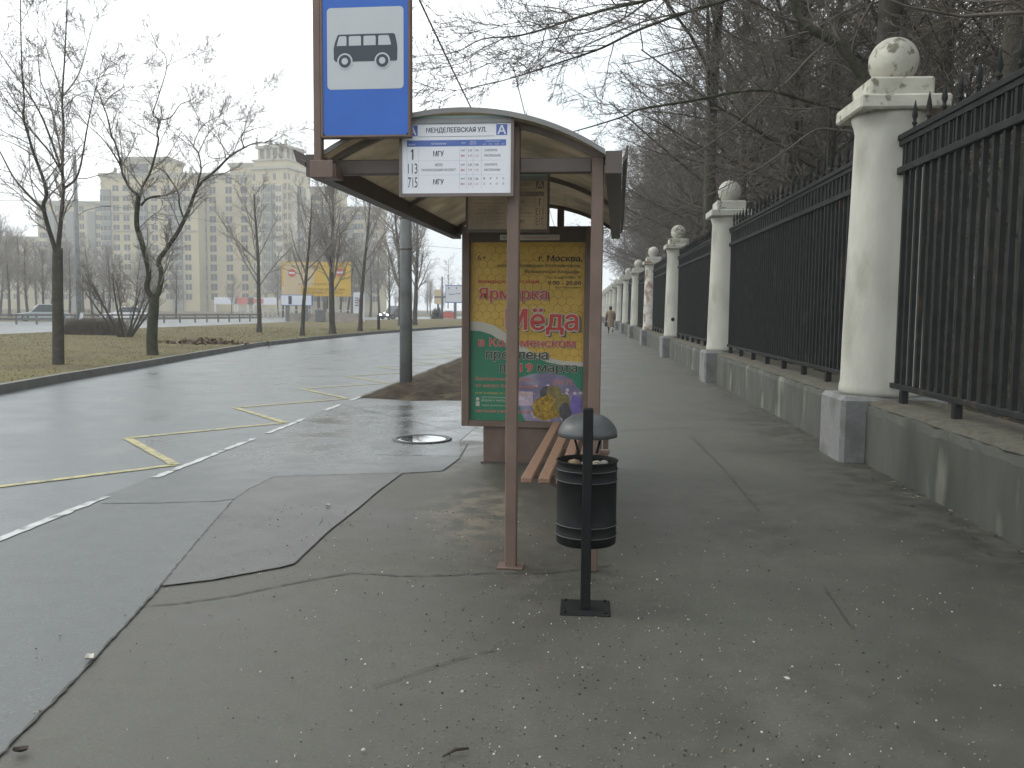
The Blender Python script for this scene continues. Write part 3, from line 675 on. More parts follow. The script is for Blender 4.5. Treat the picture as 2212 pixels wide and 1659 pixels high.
# litter bin
g = G(1264, 1318)
lb = thing('litter_bin', 'black ridged litter bin on a post with a domed hood before the shelter', 'litter bin', (g.x, g.y, 0))
mb = MB(); mb.box((-.125, -.09, 0), (.125, .14, .008), M_black, .003)
for x in (-.1, .1):
    for y in (-.065, .115): mb.lathe([(.008, .008), (.008, .016), (.005, .018)], 6, M_black, (x, y, 0))
mb.build('base_plate', lb)
ztop = D(1264, 882, g.y).z
mb = MB(); mb.box((-.025, -.02, .008), (.025, .03, ztop), M_black, .005); mb.build('pole', lb)
cy = .19; zt = D(1266, 992, g.y + cy).z; zb = D(1266, 1168, g.y + cy).z; rd = .154
prof = [(rd*.96, zb - .005), (rd, zb)]
for zr in (.045, .10): prof += [(rd, zb + zr - .006), (rd + .005, zb + zr), (rd, zb + zr + .006)]
for zr in (.10, .045): prof += [(rd, zt - zr - .006), (rd + .005, zt - zr), (rd, zt - zr + .006)]
prof += [(rd, zt - .008), (rd + .007, zt - .004), (rd + .004, zt), (rd - .004, zt), (rd - .006, zt - .02), (rd - .008, zb + .03), (.01, zb + .03)]
mb = MB(); mb.lathe(prof, 40, M_black, (0, cy, 0)); mb.build('drum', lb)
M_bline = mat('worn_ridge', (.09, .095, .095), .45, .3, 30)
mb = MB()
for z in (zb + .045, zb + .10, zt - .10, zt - .045):
    pts = [((rd + .0055)*cos(2*pi*k/40), cy + (rd + .0055)*sin(2*pi*k/40), z) for k in range(41)]; mb.tube(pts, .0022, 5, M_bline)
mb.build('ridge_bands', lb)
mb = MB(); r3 = random.Random(2)
for q in range(16):
    x = r3.uniform(-.1, .1); y = cy + r3.uniform(-.09, .1); z = zt - r3.uniform(.03, .06); s = r3.uniform(.02, .04)
    mb.lathe([(s*.4, -s*.6), (s, -s*.1), (s*.8, s*.4), (s*.2, s*.6)], 7, mat('rubbish_tan', (.32, .24, .15), .8, .4, 20) if q % 2 else M_speck, (x, y, z), a0=r3.random())
tag(mb.build('bin_rubbish', loc=(g.x, g.y, 0)), 'crumpled tan and white rubbish filling the black litter bin', 'rubbish')
hz0 = D(1266, 940, g.y + cy).z; hz1 = D(1266, 893, g.y + cy).z; hr = .142
mb = MB(); vs = []; fs = []; nr, na = 9, 32
for i in range(nr + 1):
    u = i/nr; r_ = hr*math.sin(u*pi/2) if i else .002
    for k_ in range(na):
        a_ = 2*pi*k_/na; vs.append((r_*cos(a_)*1.03, cy - .02 + r_*sin(a_)*1.15, hz0 + (hz1 - hz0)*math.cos(u*pi/2)**.9))
for i in range(nr):
    for k_ in range(na): fs.append((i*na + k_, i*na + (k_ + 1) % na, (i + 1)*na + (k_ + 1) % na, (i + 1)*na + k_))
mb.add(vs, fs, M_bingrey, True)
o = mb.build('hood', lb); md = o.modifiers.new('s', 'SOLIDIFY'); md.thickness = .006
mb = MB(); mb.tube([(-.045, .05, hz0 - .07), (-.07, .12, hz0 + .01)], .006, 6, M_black, True); mb.tube([(.045, .05, hz0 - .07), (.07, .12, hz0 + .01)], .006, 6, M_black, True); mb.build('hood_stay', lb)

# ------------------------------------------------------------------ fence: columns, walls, panels
CX, CY0, STEP = 3.09, 9.40, 9.85
def column(i, label, body, cap):
    t = thing('fence_column', label, 'column', (CX, CY0 + STEP*i, 0), 0, 'white fence columns along the pavement')
    mb = MB(); mb.box((-.485, -.4, -.05), (.55, .4, .66), M_granite, .04); mb.build('plinth', t)
    mb = MB(); mb.lathe([(.385, .66), (.40, .70), (.395, .75), (.385, .80), (.38, 1.3), (.365, 2.0), (.35, 2.7), (.338, 3.3), (.35, 3.36), (.37, 3.41), (.38, 3.465)], 40, body)
    sh = mb.build('shaft', t)
    mb = MB(); mb.box((-.43, -.43, 3.46), (.43, .43, 3.60), cap, .02); mb.box((-.305, -.305, 3.60), (.305, .305, 3.79), cap, .02); mb.build('capital', t)
    mb = MB(); R_ = .238; mb.lathe([(.11, 3.785), (.13, 3.80)] + [(R_*sin(R(a_)), 4.0 - R_*cos(R(a_))) for a_ in range(37, 180, 10)] + [(.003, 4.0 + R_)], 32, cap); mb.build('ball', t)
    return t, sh
names = ['nearest white fence column, with a flaking stone ball on its square capital', 'second white fence column from the camera, its ball crossed by a thin overhanging branch',
         'third white fence column from the camera, with a dark hole low in its shaft', 'fourth white fence column, stained and crumbling with brick showing at the foot',
         'fifth white fence column, right of the walking person and just past the crumbling one']
cols = []
for i in range(17):
    lab = names[i] if i < 5 else ('one of the small distant white columns at the far end of the fence' if i > 5 else 'sixth white fence column, close beside the walking person')
    if i <= 4 or i == 5:
        t, sh = column(i, lab, M_plaster if i != 3 else M_plaster_bad, (M_plaster_old, M_plaster, M_plaster_old, M_plaster_bad, M_plaster, M_plaster)[i])
        cols.append(t)
        if i == 2:
            mb = MB(); mb.lathe([(.062, 0), (.05, .004), (.045, -.0), (.01, -.002)], 14, mat('hole_dark', (.02, .018, .015), .9, .2, 20)); h = mb.build('hole', sh); h.location = (-.15, -.352, 1.22); h.rotation_euler = (R(90), 0, R(-24))
    else: dup(cols[4], (CX, CY0 + STEP*i, 0), 0, lab)
# one column and bays behind the camera
dup(cols[4], (CX, CY0 - STEP, 0), 0, 'white fence column just behind the camera at the right edge')

def make_panel(label):
    """Iron railing of one bay, running from its origin along +y."""
    L_ = STEP - .70
    t = thing('iron_fence_panel', label, 'fence panel', (0, 0, 0), 0, 'black iron fence panels between the columns')
    for nm, za, zb_, w_ in (('top_rail', 3.16, 3.215, .045), ('middle_rail', 2.84, 2.905, .04), ('bottom_rail', .76, .81, .03)):
        mb = MB(); mb.box((-w_, 0, za), (w_, L_, zb_), M_iron, .006)
        if nm == 'top_rail': mb.box((-.028, 0, 3.11), (.028, L_, 3.159), M_iron)
        mb.build(nm, t)
    nb = int(L_/.168); bars = MB(); tips = MB(); sh_ = MB()
    for k_ in range(nb):
        y = .10 + k_*.168 + .006*sin(k_*7.3) + .004*sin(k_*2.1); h_ = .0205
        bars.box((-h_, y - h_, .811), (h_, y + h_, 2.839), M_iron); bars.box((-h_, y - h_, 2.906), (h_, y + h_, 3.109), M_iron)
        sh_.box((-.011, y + .084 - .011, 2.906), (.011, y + .084 + .011, 3.109), M_iron)
        if k_ % 2 == 0: tips.lathe([(.014, 3.216), (.014, 3.25), (.026, 3.262), (.026, 3.275), (.014, 3.285), (.018, 3.31), (.028, 3.335), (.022, 3.38), (.003, 3.48)], 6, M_iron, (0, y, 0))
    bars.build('bars', t); tips.build('spear_tips', t); sh_.build('frieze_bars', t)
    for k_ in range(8):
        y = .35 + k_*(L_ - .7)/7; mb = MB(); mb.box((-.035, y - .035, .62), (.035, y + .035, .759), M_iron, .008); mb.build('foot', t)
    return t
def make_wall(label):
    L_ = STEP - .80
    t = thing('low_wall', label, 'low wall', (0, 0, 0), 0, 'low concrete walls under the fence')
    rw = random.Random(9); mb = MB(); n_ = 60; prof = [(-.245, -.05), (-.245, .51), (-.23, .575), (-.20, .597)]
    vs = []; fs = []
    P_ = prof + [(.4, .597), (.4, -.05)]
    for j in range(n_ + 1):
        for (x, z) in P_: vs.append((x + rw.uniform(-.006, .006), L_*j/n_, z + rw.uniform(-.008, .008)*(z > .1)))
    q = len(P_)
    for j in range(n_):
        for i_ in range(q): fs.append((j*q + i_, j*q + (i_ + 1) % q, (j + 1)*q + (i_ + 1) % q, (j + 1)*q + i_))
    fs.append(tuple(range(q))); fs.append(tuple(n_*q + i_ for i_ in range(q))[::-1])
    mb.add(vs, fs, M_concrete); mb.build('wall', t)
    mb = MB(); vs = []; fs = []; top = [(-.232, .588), (-.19, .617), (-.1, .632), (.05, .637), (.38, .637)]
    for j in range(n_ + 1):
        for (x, z) in top: vs.append((x + rw.uniform(-.012, .012), L_*j/n_, z + rw.uniform(-.002, .002)))
    q = len(top)
    for j in range(n_):
        for i_ in range(q - 1): fs.append((j*q + i_, j*q + i_ + 1, (j + 1)*q + i_ + 1, (j + 1)*q + i_))
    mb.add(vs, fs, M_coping, True); mb.build('coping', t); return t
pan0 = make_panel(''); wal0 = make_wall('')
for k_ in range(-1, 16):
    yb = CY0 + STEP*k_
    nmb = 'first on the right edge, nearest the camera' if k_ == -1 else ('between the nearest and second white columns' if k_ == 0 else ('between the second and third white columns' if k_ == 1 else ('between the third column and the crumbling fourth' if k_ == 2 else 'far down the pavement beyond the crumbling column')))
    lp_ = 'black iron fence panel with spear tips, ' + nmb; lw_ = 'low grey concrete wall under the railings, ' + nmb
    if k_ == -1:
        pan0.location = (CX, yb + .35, 0); wal0.location = (CX, yb + .40, 0); pan0['label'] = lp_; wal0['label'] = lw_
    else: dup(pan0, (CX, yb + .35, 0), 0, lp_); dup(wal0, (CX, yb + .40, 0), 0, lw_)
dup(wal0, (CX, CY0 - 2*STEP + .4, 0), 0, 'low grey concrete wall under the railings, behind the camera'); 

# ------------------------------------------------------------------ trees
UP = Vector((0, 0, 1))
def rv(r): 
    return Vector((r.gauss(0, 1), r.gauss(0, 1), r.gauss(0, 1))).normalized()
def grow(tr, cr, p, d, L_, r0, lv, C, r):
    segs = C['seg'][lv]; pts = [p.copy()]; rad = [r0]; dirs = [d.copy()]
    end = C['end'][lv]
    for i in range(segs):
        d = (d + rv(r)*C['wob'][lv] + UP*C['trop'][lv]).normalized(); p = p + d*(L_/segs)
        pts.append(p.copy()); dirs.append(d.copy()); rad.append(max(r0*(1 - (1 - end)*(i + 1)/segs), C['rmin']))
    mbx = tr if lv == 0 else cr
    mbx.tube(pts, rad, C['side'][lv], C['mat'][min(lv, len(C['mat']) - 1)])
    if lv + 1 >= len(C['seg']): return
    nchild = C['n'][lv]
    for k_ in range(nchild):
        t_ = C['start'][lv] + (1 - C['start'][lv])*(k_ + r.random())/nchild; f = t_*segs; i = min(int(f), segs - 1); q = pts[i].lerp(pts[i + 1], f - i)
        dd = dirs[min(i + 1, segs)]; ax = dd.orthogonal().normalized(); ax = Matrix.Rotation(r.random()*2*pi, 3, dd) @ ax
        ang = R(C['ang'][lv] + r.uniform(-14, 14)); nd = (dd*cos(ang) + ax*sin(ang)).normalized()
        if lv >= 1 and C.get('flat'): nd.z *= C['flat']; nd.normalize()
        l2 = L_*C['ratio'][lv]*r.uniform(.7, 1.15)*(1 - C['short'][lv]*(t_ - C['start'][lv])/(1 - C['start'][lv] + 1e-6))
        rr_ = rad[i]*C['rr'][lv]*r.uniform(.75, 1.1)
        grow(tr, cr, q, nd, l2, max(rr_, C['rmin']), lv + 1, C, r)
def tree_proto(name, h, r0, C, seed, lean=0):
    r = random.Random(seed); tr = MB(); cr = MB()
    grow(tr, cr, Vector((0, 0, -.15)), Vector((lean, 0, 1)).normalized(), h, r0, 0, C, r)
    # root flare
    tr.tube([(0, 0, -.1), (0, 0, .12), (lean*.4, 0, .45)], [r0*1.5, r0*1.18, r0*.98], 8, C['mat'][0])
    t = thing(name, '', 'tree'); tr.build('trunk', t); cr.build('crown', t); return t
FOREST = dict(seg=[10, 6, 4, 3, 2], wob=[.035, .14, .2, .25, .3], trop=[.02, .05, .02, .02, .02], end=[.25, .3, .4, .5, .7], side=[8, 5, 4, 3, 3], rmin=.0055,
              mat=[M_bark, M_bark, M_twig], n=[22, 8, 6, 4], start=[.22, .2, .15, .15], ang=[58, 45, 42, 40], ratio=[.34, .42, .5, .55], short=[.55, .4, .4, .4], rr=[.42, .5, .6, .7], flat=.75)
F_TALL = dict(FOREST, start=[.38, .2, .15, .15], n=[20, 8, 6, 4])
F_EDGE = dict(FOREST, start=[.30, .2, .15, .15], n=[26, 9, 7, 5], ang=[62, 45, 42, 40], ratio=[.44, .42, .5, .55], trop=[.02, .04, .02, .02, .02])
F_YOUNG = dict(FOREST, n=[16, 7, 5, 4], ang=[42, 40, 40, 38], ratio=[.38, .42, .5, .55])
protos = [tree_proto('bare_tree', 17, .19, FOREST, 1), tree_proto('bare_tree', 19, .22, F_TALL, 2), tree_proto('bare_tree', 15, .15, FOREST, 3), tree_proto('bare_tree', 18, .20, F_TALL, 4, .06), tree_proto('bare_tree', 9, .08, F_YOUNG, 5), tree_proto('bare_tree', 7, .06, F_YOUNG, 6), tree_proto('bare_tree', 13.5, .15, F_EDGE, 7), tree_proto('bare_tree', 12, .13, F_EDGE, 8)]
used = set()
def plant(i, x, y, rz, s, label, group=None, z=0.0, name=None):
    p = protos[i]
    if i not in used:
        used.add(i); p.location = (x, y, z); p.rotation_euler = (0, 0, rz); p.scale = (s,)*3; p['label'] = label
        if group: p['group'] = group
        return p
    return dup(p, (x, y, z), rz, label, group, (s,)*3)
rf = random.Random(21); WL = 'bare dark tree in the dense wood behind the iron fence'; WG = 'bare trees in the wood behind the fence'
# trunks that stand out in the photograph
for px, y, i, s, lab in ((1885, 16, 1, 1.1, 'thick mossy bare trunk rising right behind the nearest column ball'), (2147, 13, 3, 1.2, 'stout double dark trunk at the upper right corner behind the railings'), (2020, 18, 0, 1.05, 'greenish bare trunk behind the spear tips, right of the nearest column'),
                         (1540, 27, 1, 1.0, 'straight dark bare trunk in the wood, left of the second column ball'), (1607, 30, 2, 1.1, 'slim dark bare trunk standing right of the second column ball'), (1668, 24, 3, .95, 'bare forked trunk in the wood midway between the nearest and second columns')):
    g = D(px, 600, y); plant(i, g.x, y, rf.random()*6, s, lab, WG)
cnt = 0; y = 2.0
placed = [(D(p_[0], 600, p_[1]).x, p_[1]) for p_ in ((1885, 16), (2147, 13), (2020, 18), (1540, 27), (1607, 30), (1668, 24))]
tries = 0
for q in range(15):
    y = 21 + q*4.1 + rf.uniform(-1, 1); x = rf.uniform(5.0, 6.4); placed.append((x, y)); plant(6 + q % 2, x, y, rf.random()*6.28, rf.uniform(.9, 1.1), 'wide crowned bare tree close behind the iron fence, its twigs reaching over the pavement', WG)
while cnt < 215 and tries < 6000:
    tries += 1
    y = 2 + 128*rf.random()**1.15; xm = 4.9 + (.56*y + 3)*rf.random()**1.25; 
    gap = 1.5 + y*.008
    if any((xm - a_)**2 + (y - b_)**2 < gap*gap for a_, b_ in placed): continue
    placed.append((xm, y)); cnt += 1
    near = xm < 7.5
    i = rf.choice((0, 2, 4, 4, 5, 2)) if near else rf.choice((0, 1, 1, 2, 3, 3, 4, 4))
    plant(i, xm, y, rf.random()*6.28, rf.uniform(.8, 1.15), WL, WG)
# underwood far back between the trunks
mb = MB(); ru = random.Random(8)
for q in range(9000):
    y = 10 + 150*ru.random(); x = 7 + (.58*y + 6)*ru.random()**.8; h_ = ru.uniform(1.2, 5.5); p = Vector((x, y, ru.uniform(0, .2))); d = Vector((ru.gauss(0, .35), ru.gauss(0, .35), 1)).normalized()
    p2 = p + d*h_*.5 + rv(ru)*.25; p3 = p2 + (d + rv(ru)*.4).normalized()*h_*.5
    mb.tube([p, p2, p3], [.014, .010, .005], 3, M_twig)
    for s_ in range(3):
        b0 = p.lerp(p2, ru.uniform(.4, 1)); mb.tube([b0, b0 + (d + rv(ru)*.9).normalized()*h_*.35], [.007, .004], 3, M_twig)
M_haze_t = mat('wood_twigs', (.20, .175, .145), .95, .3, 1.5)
for q in range(30000):
    y = 22 + 130*ru.random()**1.2; x = 6 + (.60*y + 4)*ru.random()**.9; zt_ = (3 + 10*min(1, (x - 4)/8)) if y < 40 else 14
    p = Vector((x, y, zt_*ru.random()**1.1)); d = (rv(ru) + UP*.5).normalized(); L_ = ru.uniform(1.0, 2.6); rr_ = .010 + y*.00012
    p2 = p + d*L_*.5 + rv(ru)*.15; mb.tube([p, p2, p2 + (d + rv(ru)*.5).normalized()*L_*.5], [rr_, rr_*.8, rr_*.4], 3, M_haze_t)
tag(mb.build('underwood'), kind='stuff', label='tangled bare brushwood filling the wood behind the fence', cat='brushwood')
# leaf litter scattered near the railings
mb = MB(); M_leaf1 = mat('leaf_brown', (.15, .105, .055), .9, .4, 10); M_leaf2 = mat('leaf_tan', (.22, .17, .09), .9, .4, 10)
for q in range(6000):
    y = 1 + 14*ru.random(); x = 3.7 + 7*ru.random(); s_ = ru.uniform(.03, .06); u = rv(ru)*s_; v = Vector((ru.uniform(-1, 1), ru.uniform(-1, 1), ru.uniform(-.3, .3))).normalized()*s_*.6; u.z *= .3; c = Vector((x, y, .065))
    mb.add([c - u - v, c + u - v*.4, c + u*.8 + v, c - u*.6 + v], [(0, 1, 2, 3)], M_leaf1 if ru.random() < .6 else M_leaf2)
tag(mb.build('fallen_leaves'), kind='stuff', label='brown fallen leaves carpeting the wood floor behind the railings', cat='leaves')

def traced(name, label, y0, limbs, C, seed, twigs, mat_t, group=None, z0=0.0, drift=.35, sc_=1.0):
    """A tree whose limbs follow measured lines; limbs = [(points, r0, r1, parent depth offset)], each limb drifts in depth so the crown has volume."""
    r = random.Random(seed); tr = MB(); cr = MB(); base = None; off_at = []
    for li, (pts, ra, rb, *tf) in enumerate(limbs):
        P = []
        w0 = D(pts[0][0], pts[0][1], y0)
        best = None
        for (wp, of) in off_at:
            d_ = (wp.x - w0.x)**2 + (wp.z - w0.z)**2
            if best is None or d_ < best[0]: best = (d_, of)
        o0 = best[1] if best and li else 0.0
        sl = r.uniform(-1, 1)*drift if li else 0
        ln = 0
        for i, p_ in enumerate(pts):
            a_ = D(p_[0], p_[1], y0 + o0 + sl*ln)
            if i: ln += (D(p_[0], p_[1], y0) - D(pts[i - 1][0], pts[i - 1][1], y0)).length
            a_ = D(p_[0], p_[1], y0 + o0 + sl*ln)
            P.append(a_); off_at.append((D(p_[0], p_[1], y0), o0 + sl*ln))
        if li == 0 and z0 is not None: base = Vector((P[0].x, P[0].y, z0)); P[0].z = z0 - .1
        if base is None: base = Vector((P[0].x, P[0].y, z0 or 0))
        # smooth the polyline
        Q = []
        for i in range(len(P) - 1):
            a0 = P[max(i - 1, 0)]; a1 = P[i]; a2 = P[i + 1]; a3 = P[min(i + 2, len(P) - 1)]
            for s_ in range(4):
                u = s_/4; Q.append(.5*((2*a1) + (a2 - a0)*u + (2*a0 - 5*a1 + 4*a2 - a3)*u*u + (3*a1 - a0 - 3*a2 + a3)*u**3))
        Q.append(P[-1]); n_ = len(Q)
        fk = 1 if li == 0 else .82
        rad = [fk*(ra + (rb - ra)*i/(n_ - 1)) for i in range(n_)]
        Qb = [q - base for q in Q]
        (tr if li == 0 else cr).tube(Qb, rad, 9 if ra > .05 else 6, mat_t if ra > .03 else C['mat'][-1])
        L_ = sum((Q[i + 1] - Q[i]).length for i in range(n_ - 1))
        if li == 0: continue
        k_n = max(2, int(L_*twigs*(tf[0] if tf else 1)))
        for k_ in range(k_n):
            f = (.12 + .88*(k_ + r.random())/k_n)*(n_ - 1); i = min(int(f), n_ - 2); q = Qb[i].lerp(Qb[i + 1], f - i); dd = (Qb[i + 1] - Qb[i]).normalized()
            ax = Matrix.Rotation(r.random()*2*pi, 3, dd) @ dd.orthogonal().normalized(); ang = R(r.uniform(30, 65)); nd = (dd*cos(ang) + ax*sin(ang) + UP*.15).normalized()
            grow(cr, cr, q, nd, sc_*r.uniform(.5, 1.5)*(1.15 - .5*f/(n_ - 1)), min(rad[i]*.5, .022), 1, C, r)
        dd = (Qb[-1] - Qb[-2]).normalized()
        for k_ in range(3): grow(cr, cr, Qb[-1], (dd + rv(r)*.45).normalized(), sc_*r.uniform(.5, 1.1), min(rb, .016), 1, C, r)
    t = thing(name, label, 'tree', base, 0, group); tr.build('trunk', t); cr.build('crown', t); return t
TW = dict(seg=[6, 5, 3, 2], wob=[.1, .2, .28, .3], trop=[0, .06, .05, .04], end=[.3, .35, .5, .7], side=[6, 4, 3, 3], rmin=.0045, mat=[M_bark, M_twigl], n=[6, 8, 5], start=[.2, .2, .2], ang=[45, 42, 40], ratio=[.4, .42, .5], short=[.4, .4, .4], rr=[.5, .55, .65])
TW['rmin'] = .0036
def z1(*p): return [(a_*.3125, b_*.3125) for a_, b_ in p]
def z2(*p): return [(a_*.3125, 432 + b_*.3125) for a_, b_ in p]
# leftmost tree, upright crown
y1 = G(125, 787, KH).y
limbs = [(z2((402, 1140), (402, 900), (398, 620), (398, 400), (400, 330)), .135, .105),
         (z2((398, 400), (365, 290), (320, 140)) + z1((300, 1420), (320, 1350), (300, 1240), (240, 1080), (200, 950), (160, 800), (168, 700), (150, 450), (140, -20)), .068, .012),
         (z2((400, 360), (415, 200), (425, 100)) + z1((438, 1300), (430, 1150), (440, 900), (430, 680), (450, 350), (465, -20)), .068, .012),
         (z1((310, 1460), (270, 1420), (180, 1330), (90, 1220), (0, 1050), (-90, 900)), .045, .01), (z1((430, 1200), (350, 1060), (230, 920), (170, 840), (60, 720), (-40, 560)), .035, .008),
         (z1((420, 1160), (300, 830), (180, 620), (70, 470), (-20, 330)), .035, .008), (z1((445, 1300), (520, 1240), (560, 1130), (600, 900), (640, 700), (690, 520)), .035, .008),
         (z1((432, 1120), (380, 850), (330, 680), (270, 500), (262, 100)), .03, .007), (z1((428, 700), (400, 560), (360, 450), (300, 280), (200, 120)), .025, .006), (z1((440, 660), (540, 520), (600, 330), (650, 130)), .025, .006),
         (z1((435, 780), (330, 750), (230, 730)), .02, .006), (z1((160, 800), (60, 640), (0, 560)), .02, .006), (z1((240, 1080), (110, 1000), (0, 960)), .02, .006), (z1((430, 760), (530, 660), (640, 630)), .018, .005), (z1((300, 1270), (400, 1140), (430, 1000)), .02, .008)]
traced('bare_tree', 'leftmost bare tree on the median with a dark trunk and tall upright limbs', y1, limbs, TW, 31, 3.2, M_bark, None, KH)
# forked tree
y2 = G(330, 767, KH).y
limbs = [(z2((1058, 1070), (1050, 980), (1055, 850), (1065, 740), (1068, 670)), .165, .125),
         (z2((1068, 690), (1015, 610), (1028, 500), (985, 310), (945, 170), (955, 0)) + z1((965, 1345),), .095, .075),
         (z1((962, 1350), (905, 1310), (850, 1210), (830, 1140), (770, 1040), (700, 950), (610, 870)), .05, .01),
         (z1((965, 1370), (985, 1290), (1030, 1210), (1060, 1120), (1095, 970), (1085, 920), (1100, 830), (1058, 790), (1100, 650), (1150, 480), (1140, 380), (1090, 330)), .05, .008),
         (z1((840, 1150), (800, 1000), (770, 930), (740, 800), (712, 730), (680, 640), (620, 570), (520, 460)), .035, .007), (z1((715, 730), (770, 660), (850, 600), (870, 500), (990, 440)), .02, .006),
         (z1((975, 1290), (900, 1190), (845, 1120)), .03, .02), (z1((1100, 830), (1180, 810), (1250, 720), (1350, 670), (1400, 490)), .025, .006), (z1((1092, 950), (1000, 890), (900, 830), (820, 760)), .02, .005), (z1((1150, 460), (1200, 430), (1320, 380)), .014, .005),
         (z1((975, 1420), (1010, 1380), (1060, 1360), (1110, 1355)), .04, .03),
         (z2((1068, 700), (1105, 600), (1116, 500), (1096, 420), (1150, 340), (1230, 220), (1300, 80)) + z1((1340, 1350),), .10, .06),
         (z1((1340, 1350), (1385, 1270), (1500, 1170), (1590, 1080), (1690, 1020), (1760, 990), (1830, 985)), .055, .012),
         (z1((1690, 1020), (1668, 960), (1690, 900), (1720, 780), (1800, 640)), .025, .006), (z1((1690, 920), (1760, 890), (1850, 880), (1960, 930)), .016, .005),
         (z1((1355, 1340), (1370, 1250), (1390, 1170), (1372, 1060), (1340, 1000), (1400, 870), (1520, 800)), .04, .008), (z1((1372, 1060), (1430, 940), (1500, 870), (1600, 830)), .022, .006), (z1((1390, 1170), (1430, 1130), (1520, 1110)), .02, .006),
         (z1((1270, 1510), (1240, 1420), (1230, 1330), (1170, 1230), (1130, 1180), (1060, 1150), (960, 1040)), .035, .01), (z1((1590, 1080), (1480, 930), (1370, 820)), .02, .006), (z1((1340, 1010), (1240, 900), (1120, 850)), .018, .005), (z1((1560, 1090), (1440, 1080), (1440, 920), (1460, 700)), .018, .005)]
traced('bare_tree', 'V-forked bare tree with twisting limbs on the median lawn', y2, limbs, TW, 32, 3.6, M_moss, None, KH)
# overhanging tree behind the fence
def z4(*p): return [(1382 + a_*.375, b_*.375) for a_, b_ in p]
def z3(*p): return [(864 + a_*.3125, b_*.3125) for a_, b_ in p]
OV = dict(TW, n=[6, 7, 4], trop=[0, .03, .03, .03], mat=[M_bark, M_twig])
gx = Vector((4.95, 13.0, 0))
limbs = [([(1950, 860), (1935, 700), (1920, 480), (1885, 300), (1866, 170)], .13, .105),
         (z4((1290, 450), (1230, 360), (1120, 240), (960, 150), (900, 60), (860, -60), (800, -220), (720, -420)), .105, .05),
         (z4((1300, 690), (1250, 650), (1000, 590), (850, 545), (720, 520), (550, 530), (300, 580), (0, 630)) + z3((1560, 800), (1340, 870), (1160, 920)), .045, .008),
         (z4((1240, 760), (1130, 748), (1010, 750), (850, 860), (700, 960), (480, 1080), (300, 1170), (0, 1300)), .024, .006, .25),
         (z4((1110, 220), (980, 330), (850, 470), (740, 550), (580, 700), (400, 830), (200, 960), (0, 1070)), .028, .007, .4),
         (z4((1400, -60), (1290, 0), (1000, 170), (830, 235), (560, 300)), .03, .006),
         (z4((860, -60), (640, -40), (470, 10), (300, 60), (0, 170)) + z3((1400, 330), (1200, 400), (900, 500), (660, 570), (390, 625)), .04, .006),
         (z4((800, -220), (600, -170), (360, -90)) + z3((1720, 0), (1450, 60), (1200, 130), (1000, 200), (800, 250), (570, 270), (380, 360), (110, 390)), .045, .005),
         (z4((840, 560), (820, 600), (760, 720), (690, 800)), .016, .005),
         (z3((1200, 130), (1100, 60), (900, 40), (760, 0)), .014, .005), (z3((1000, 200), (900, 150), (780, 160), (690, 180)), .012, .005), (z3((730, 260), (560, 340), (440, 430), (310, 460)), .012, .004), (z3((1380, 340), (1150, 370), (1060, 330), (960, 330)), .014, .005),
         (z3((900, 500), (840, 440), (760, 400), (610, 440)), .01, .004), (z3((1720, 0), (1560, 120), (1380, 200), (1180, 250), (1000, 280), (820, 340)), .022, .005), (z3((2100, 60), (1750, 130), (1500, 220), (1250, 330), (1050, 420)), .022, .005)]
traced('overhanging_tree', 'leaning mossy tree behind the fence whose long boughs reach out over the pavement', 14.0, limbs, OV, 33, 4.2, M_moss, None, .05, .25, 1.15)
# smaller trees on the median and beyond
SM_ = dict(FOREST, seg=[8, 6, 4, 3], wob=[.05, .14, .2, .25], trop=[.02, .10, .06, .04], n=[14, 8, 6], ang=[36, 36, 38], ratio=[.5, .42, .5], start=[.3, .2, .2], rr=[.55, .5, .6], rmin=.006, side=[8, 5, 3, 3], mat=[M_bark, M_twigl])
SPR = dict(SM_, n=[22, 11, 8], start=[.25, .15, .15], ratio=[.45, .45, .5])
k0_ = len(protos)
protos += [tree_proto('median_tree', 7.2, .13, SM_, 41), tree_proto('median_tree', 7.6, .12, SM_, 42, .05), tree_proto('median_tree', 8.4, .17, SPR, 43), tree_proto('median_tree', 9, .16, SPR, 44, -.04)]
for px, py, i, s, lab in ((560, 718, 0, 1.05, 'small bare median tree in front of the pale wing of the apartment block'), (653, 725, 1, .9, 'thin pale sapling in front of the yellow billboard'), (718, 721, 2, 1.0, 'forked bare tree in front of the right part of the yellow billboard'),
                          (778, 715, 1, 1.15, 'bare tree beside the white and red price pylon'), (865, 704, 3, 1.15, 'leafy-looking dense bare tree just left of the grey pole foot'), (896, 702, 2, 1.2, 'bare tree just right of the grey pole with drooping side twigs')):
    g = G(px, py, KH); plant(k0_ + i, g.x, g.y, rf.random()*6, s, lab, 'bare trees on the median', KH)
BG = 'bare trees in front of the apartment blocks'; BLAB = 'hazy brown bare tree in the row before the apartment blocks'
for px, y, s in ((-30, 95, 1.15), (20, 105, 1.05), (60, 90, .9), (110, 118, 1.1), (150, 100, .95), (200, 112, 1.0), (235, 98, .85), (290, 105, .8), (340, 120, .95), (380, 108, .75), (500, 150, .7), (610, 118, 1.0), (640, 130, 1.2), (690, 125, 1.25), (735, 135, 1.2), (785, 120, 1.1), (820, 128, 1.25), (840, 110, 1.0), (930, 170, .8), (600, 160, 1.0), (760, 160, 1.3), (670, 170, 1.35), (80, 135, 1.2), (0, 130, 1.25), (40, 120, 1.25), (130, 130, 1.1), (180, 125, 1.0), (260, 128, .95), (320, 112, .8), (-20, 112, 1.3), (95, 100, .9), (220, 140, 1.1), (655, 105, .95), (705, 112, 1.05), (750, 116, 1.1), (800, 140, 1.2)):
    plant(k0_ + rf.choice((2, 3)), D(px, 668, y).x, y, rf.random()*6, s*rf.uniform(.95, 1.1), BLAB, BG)
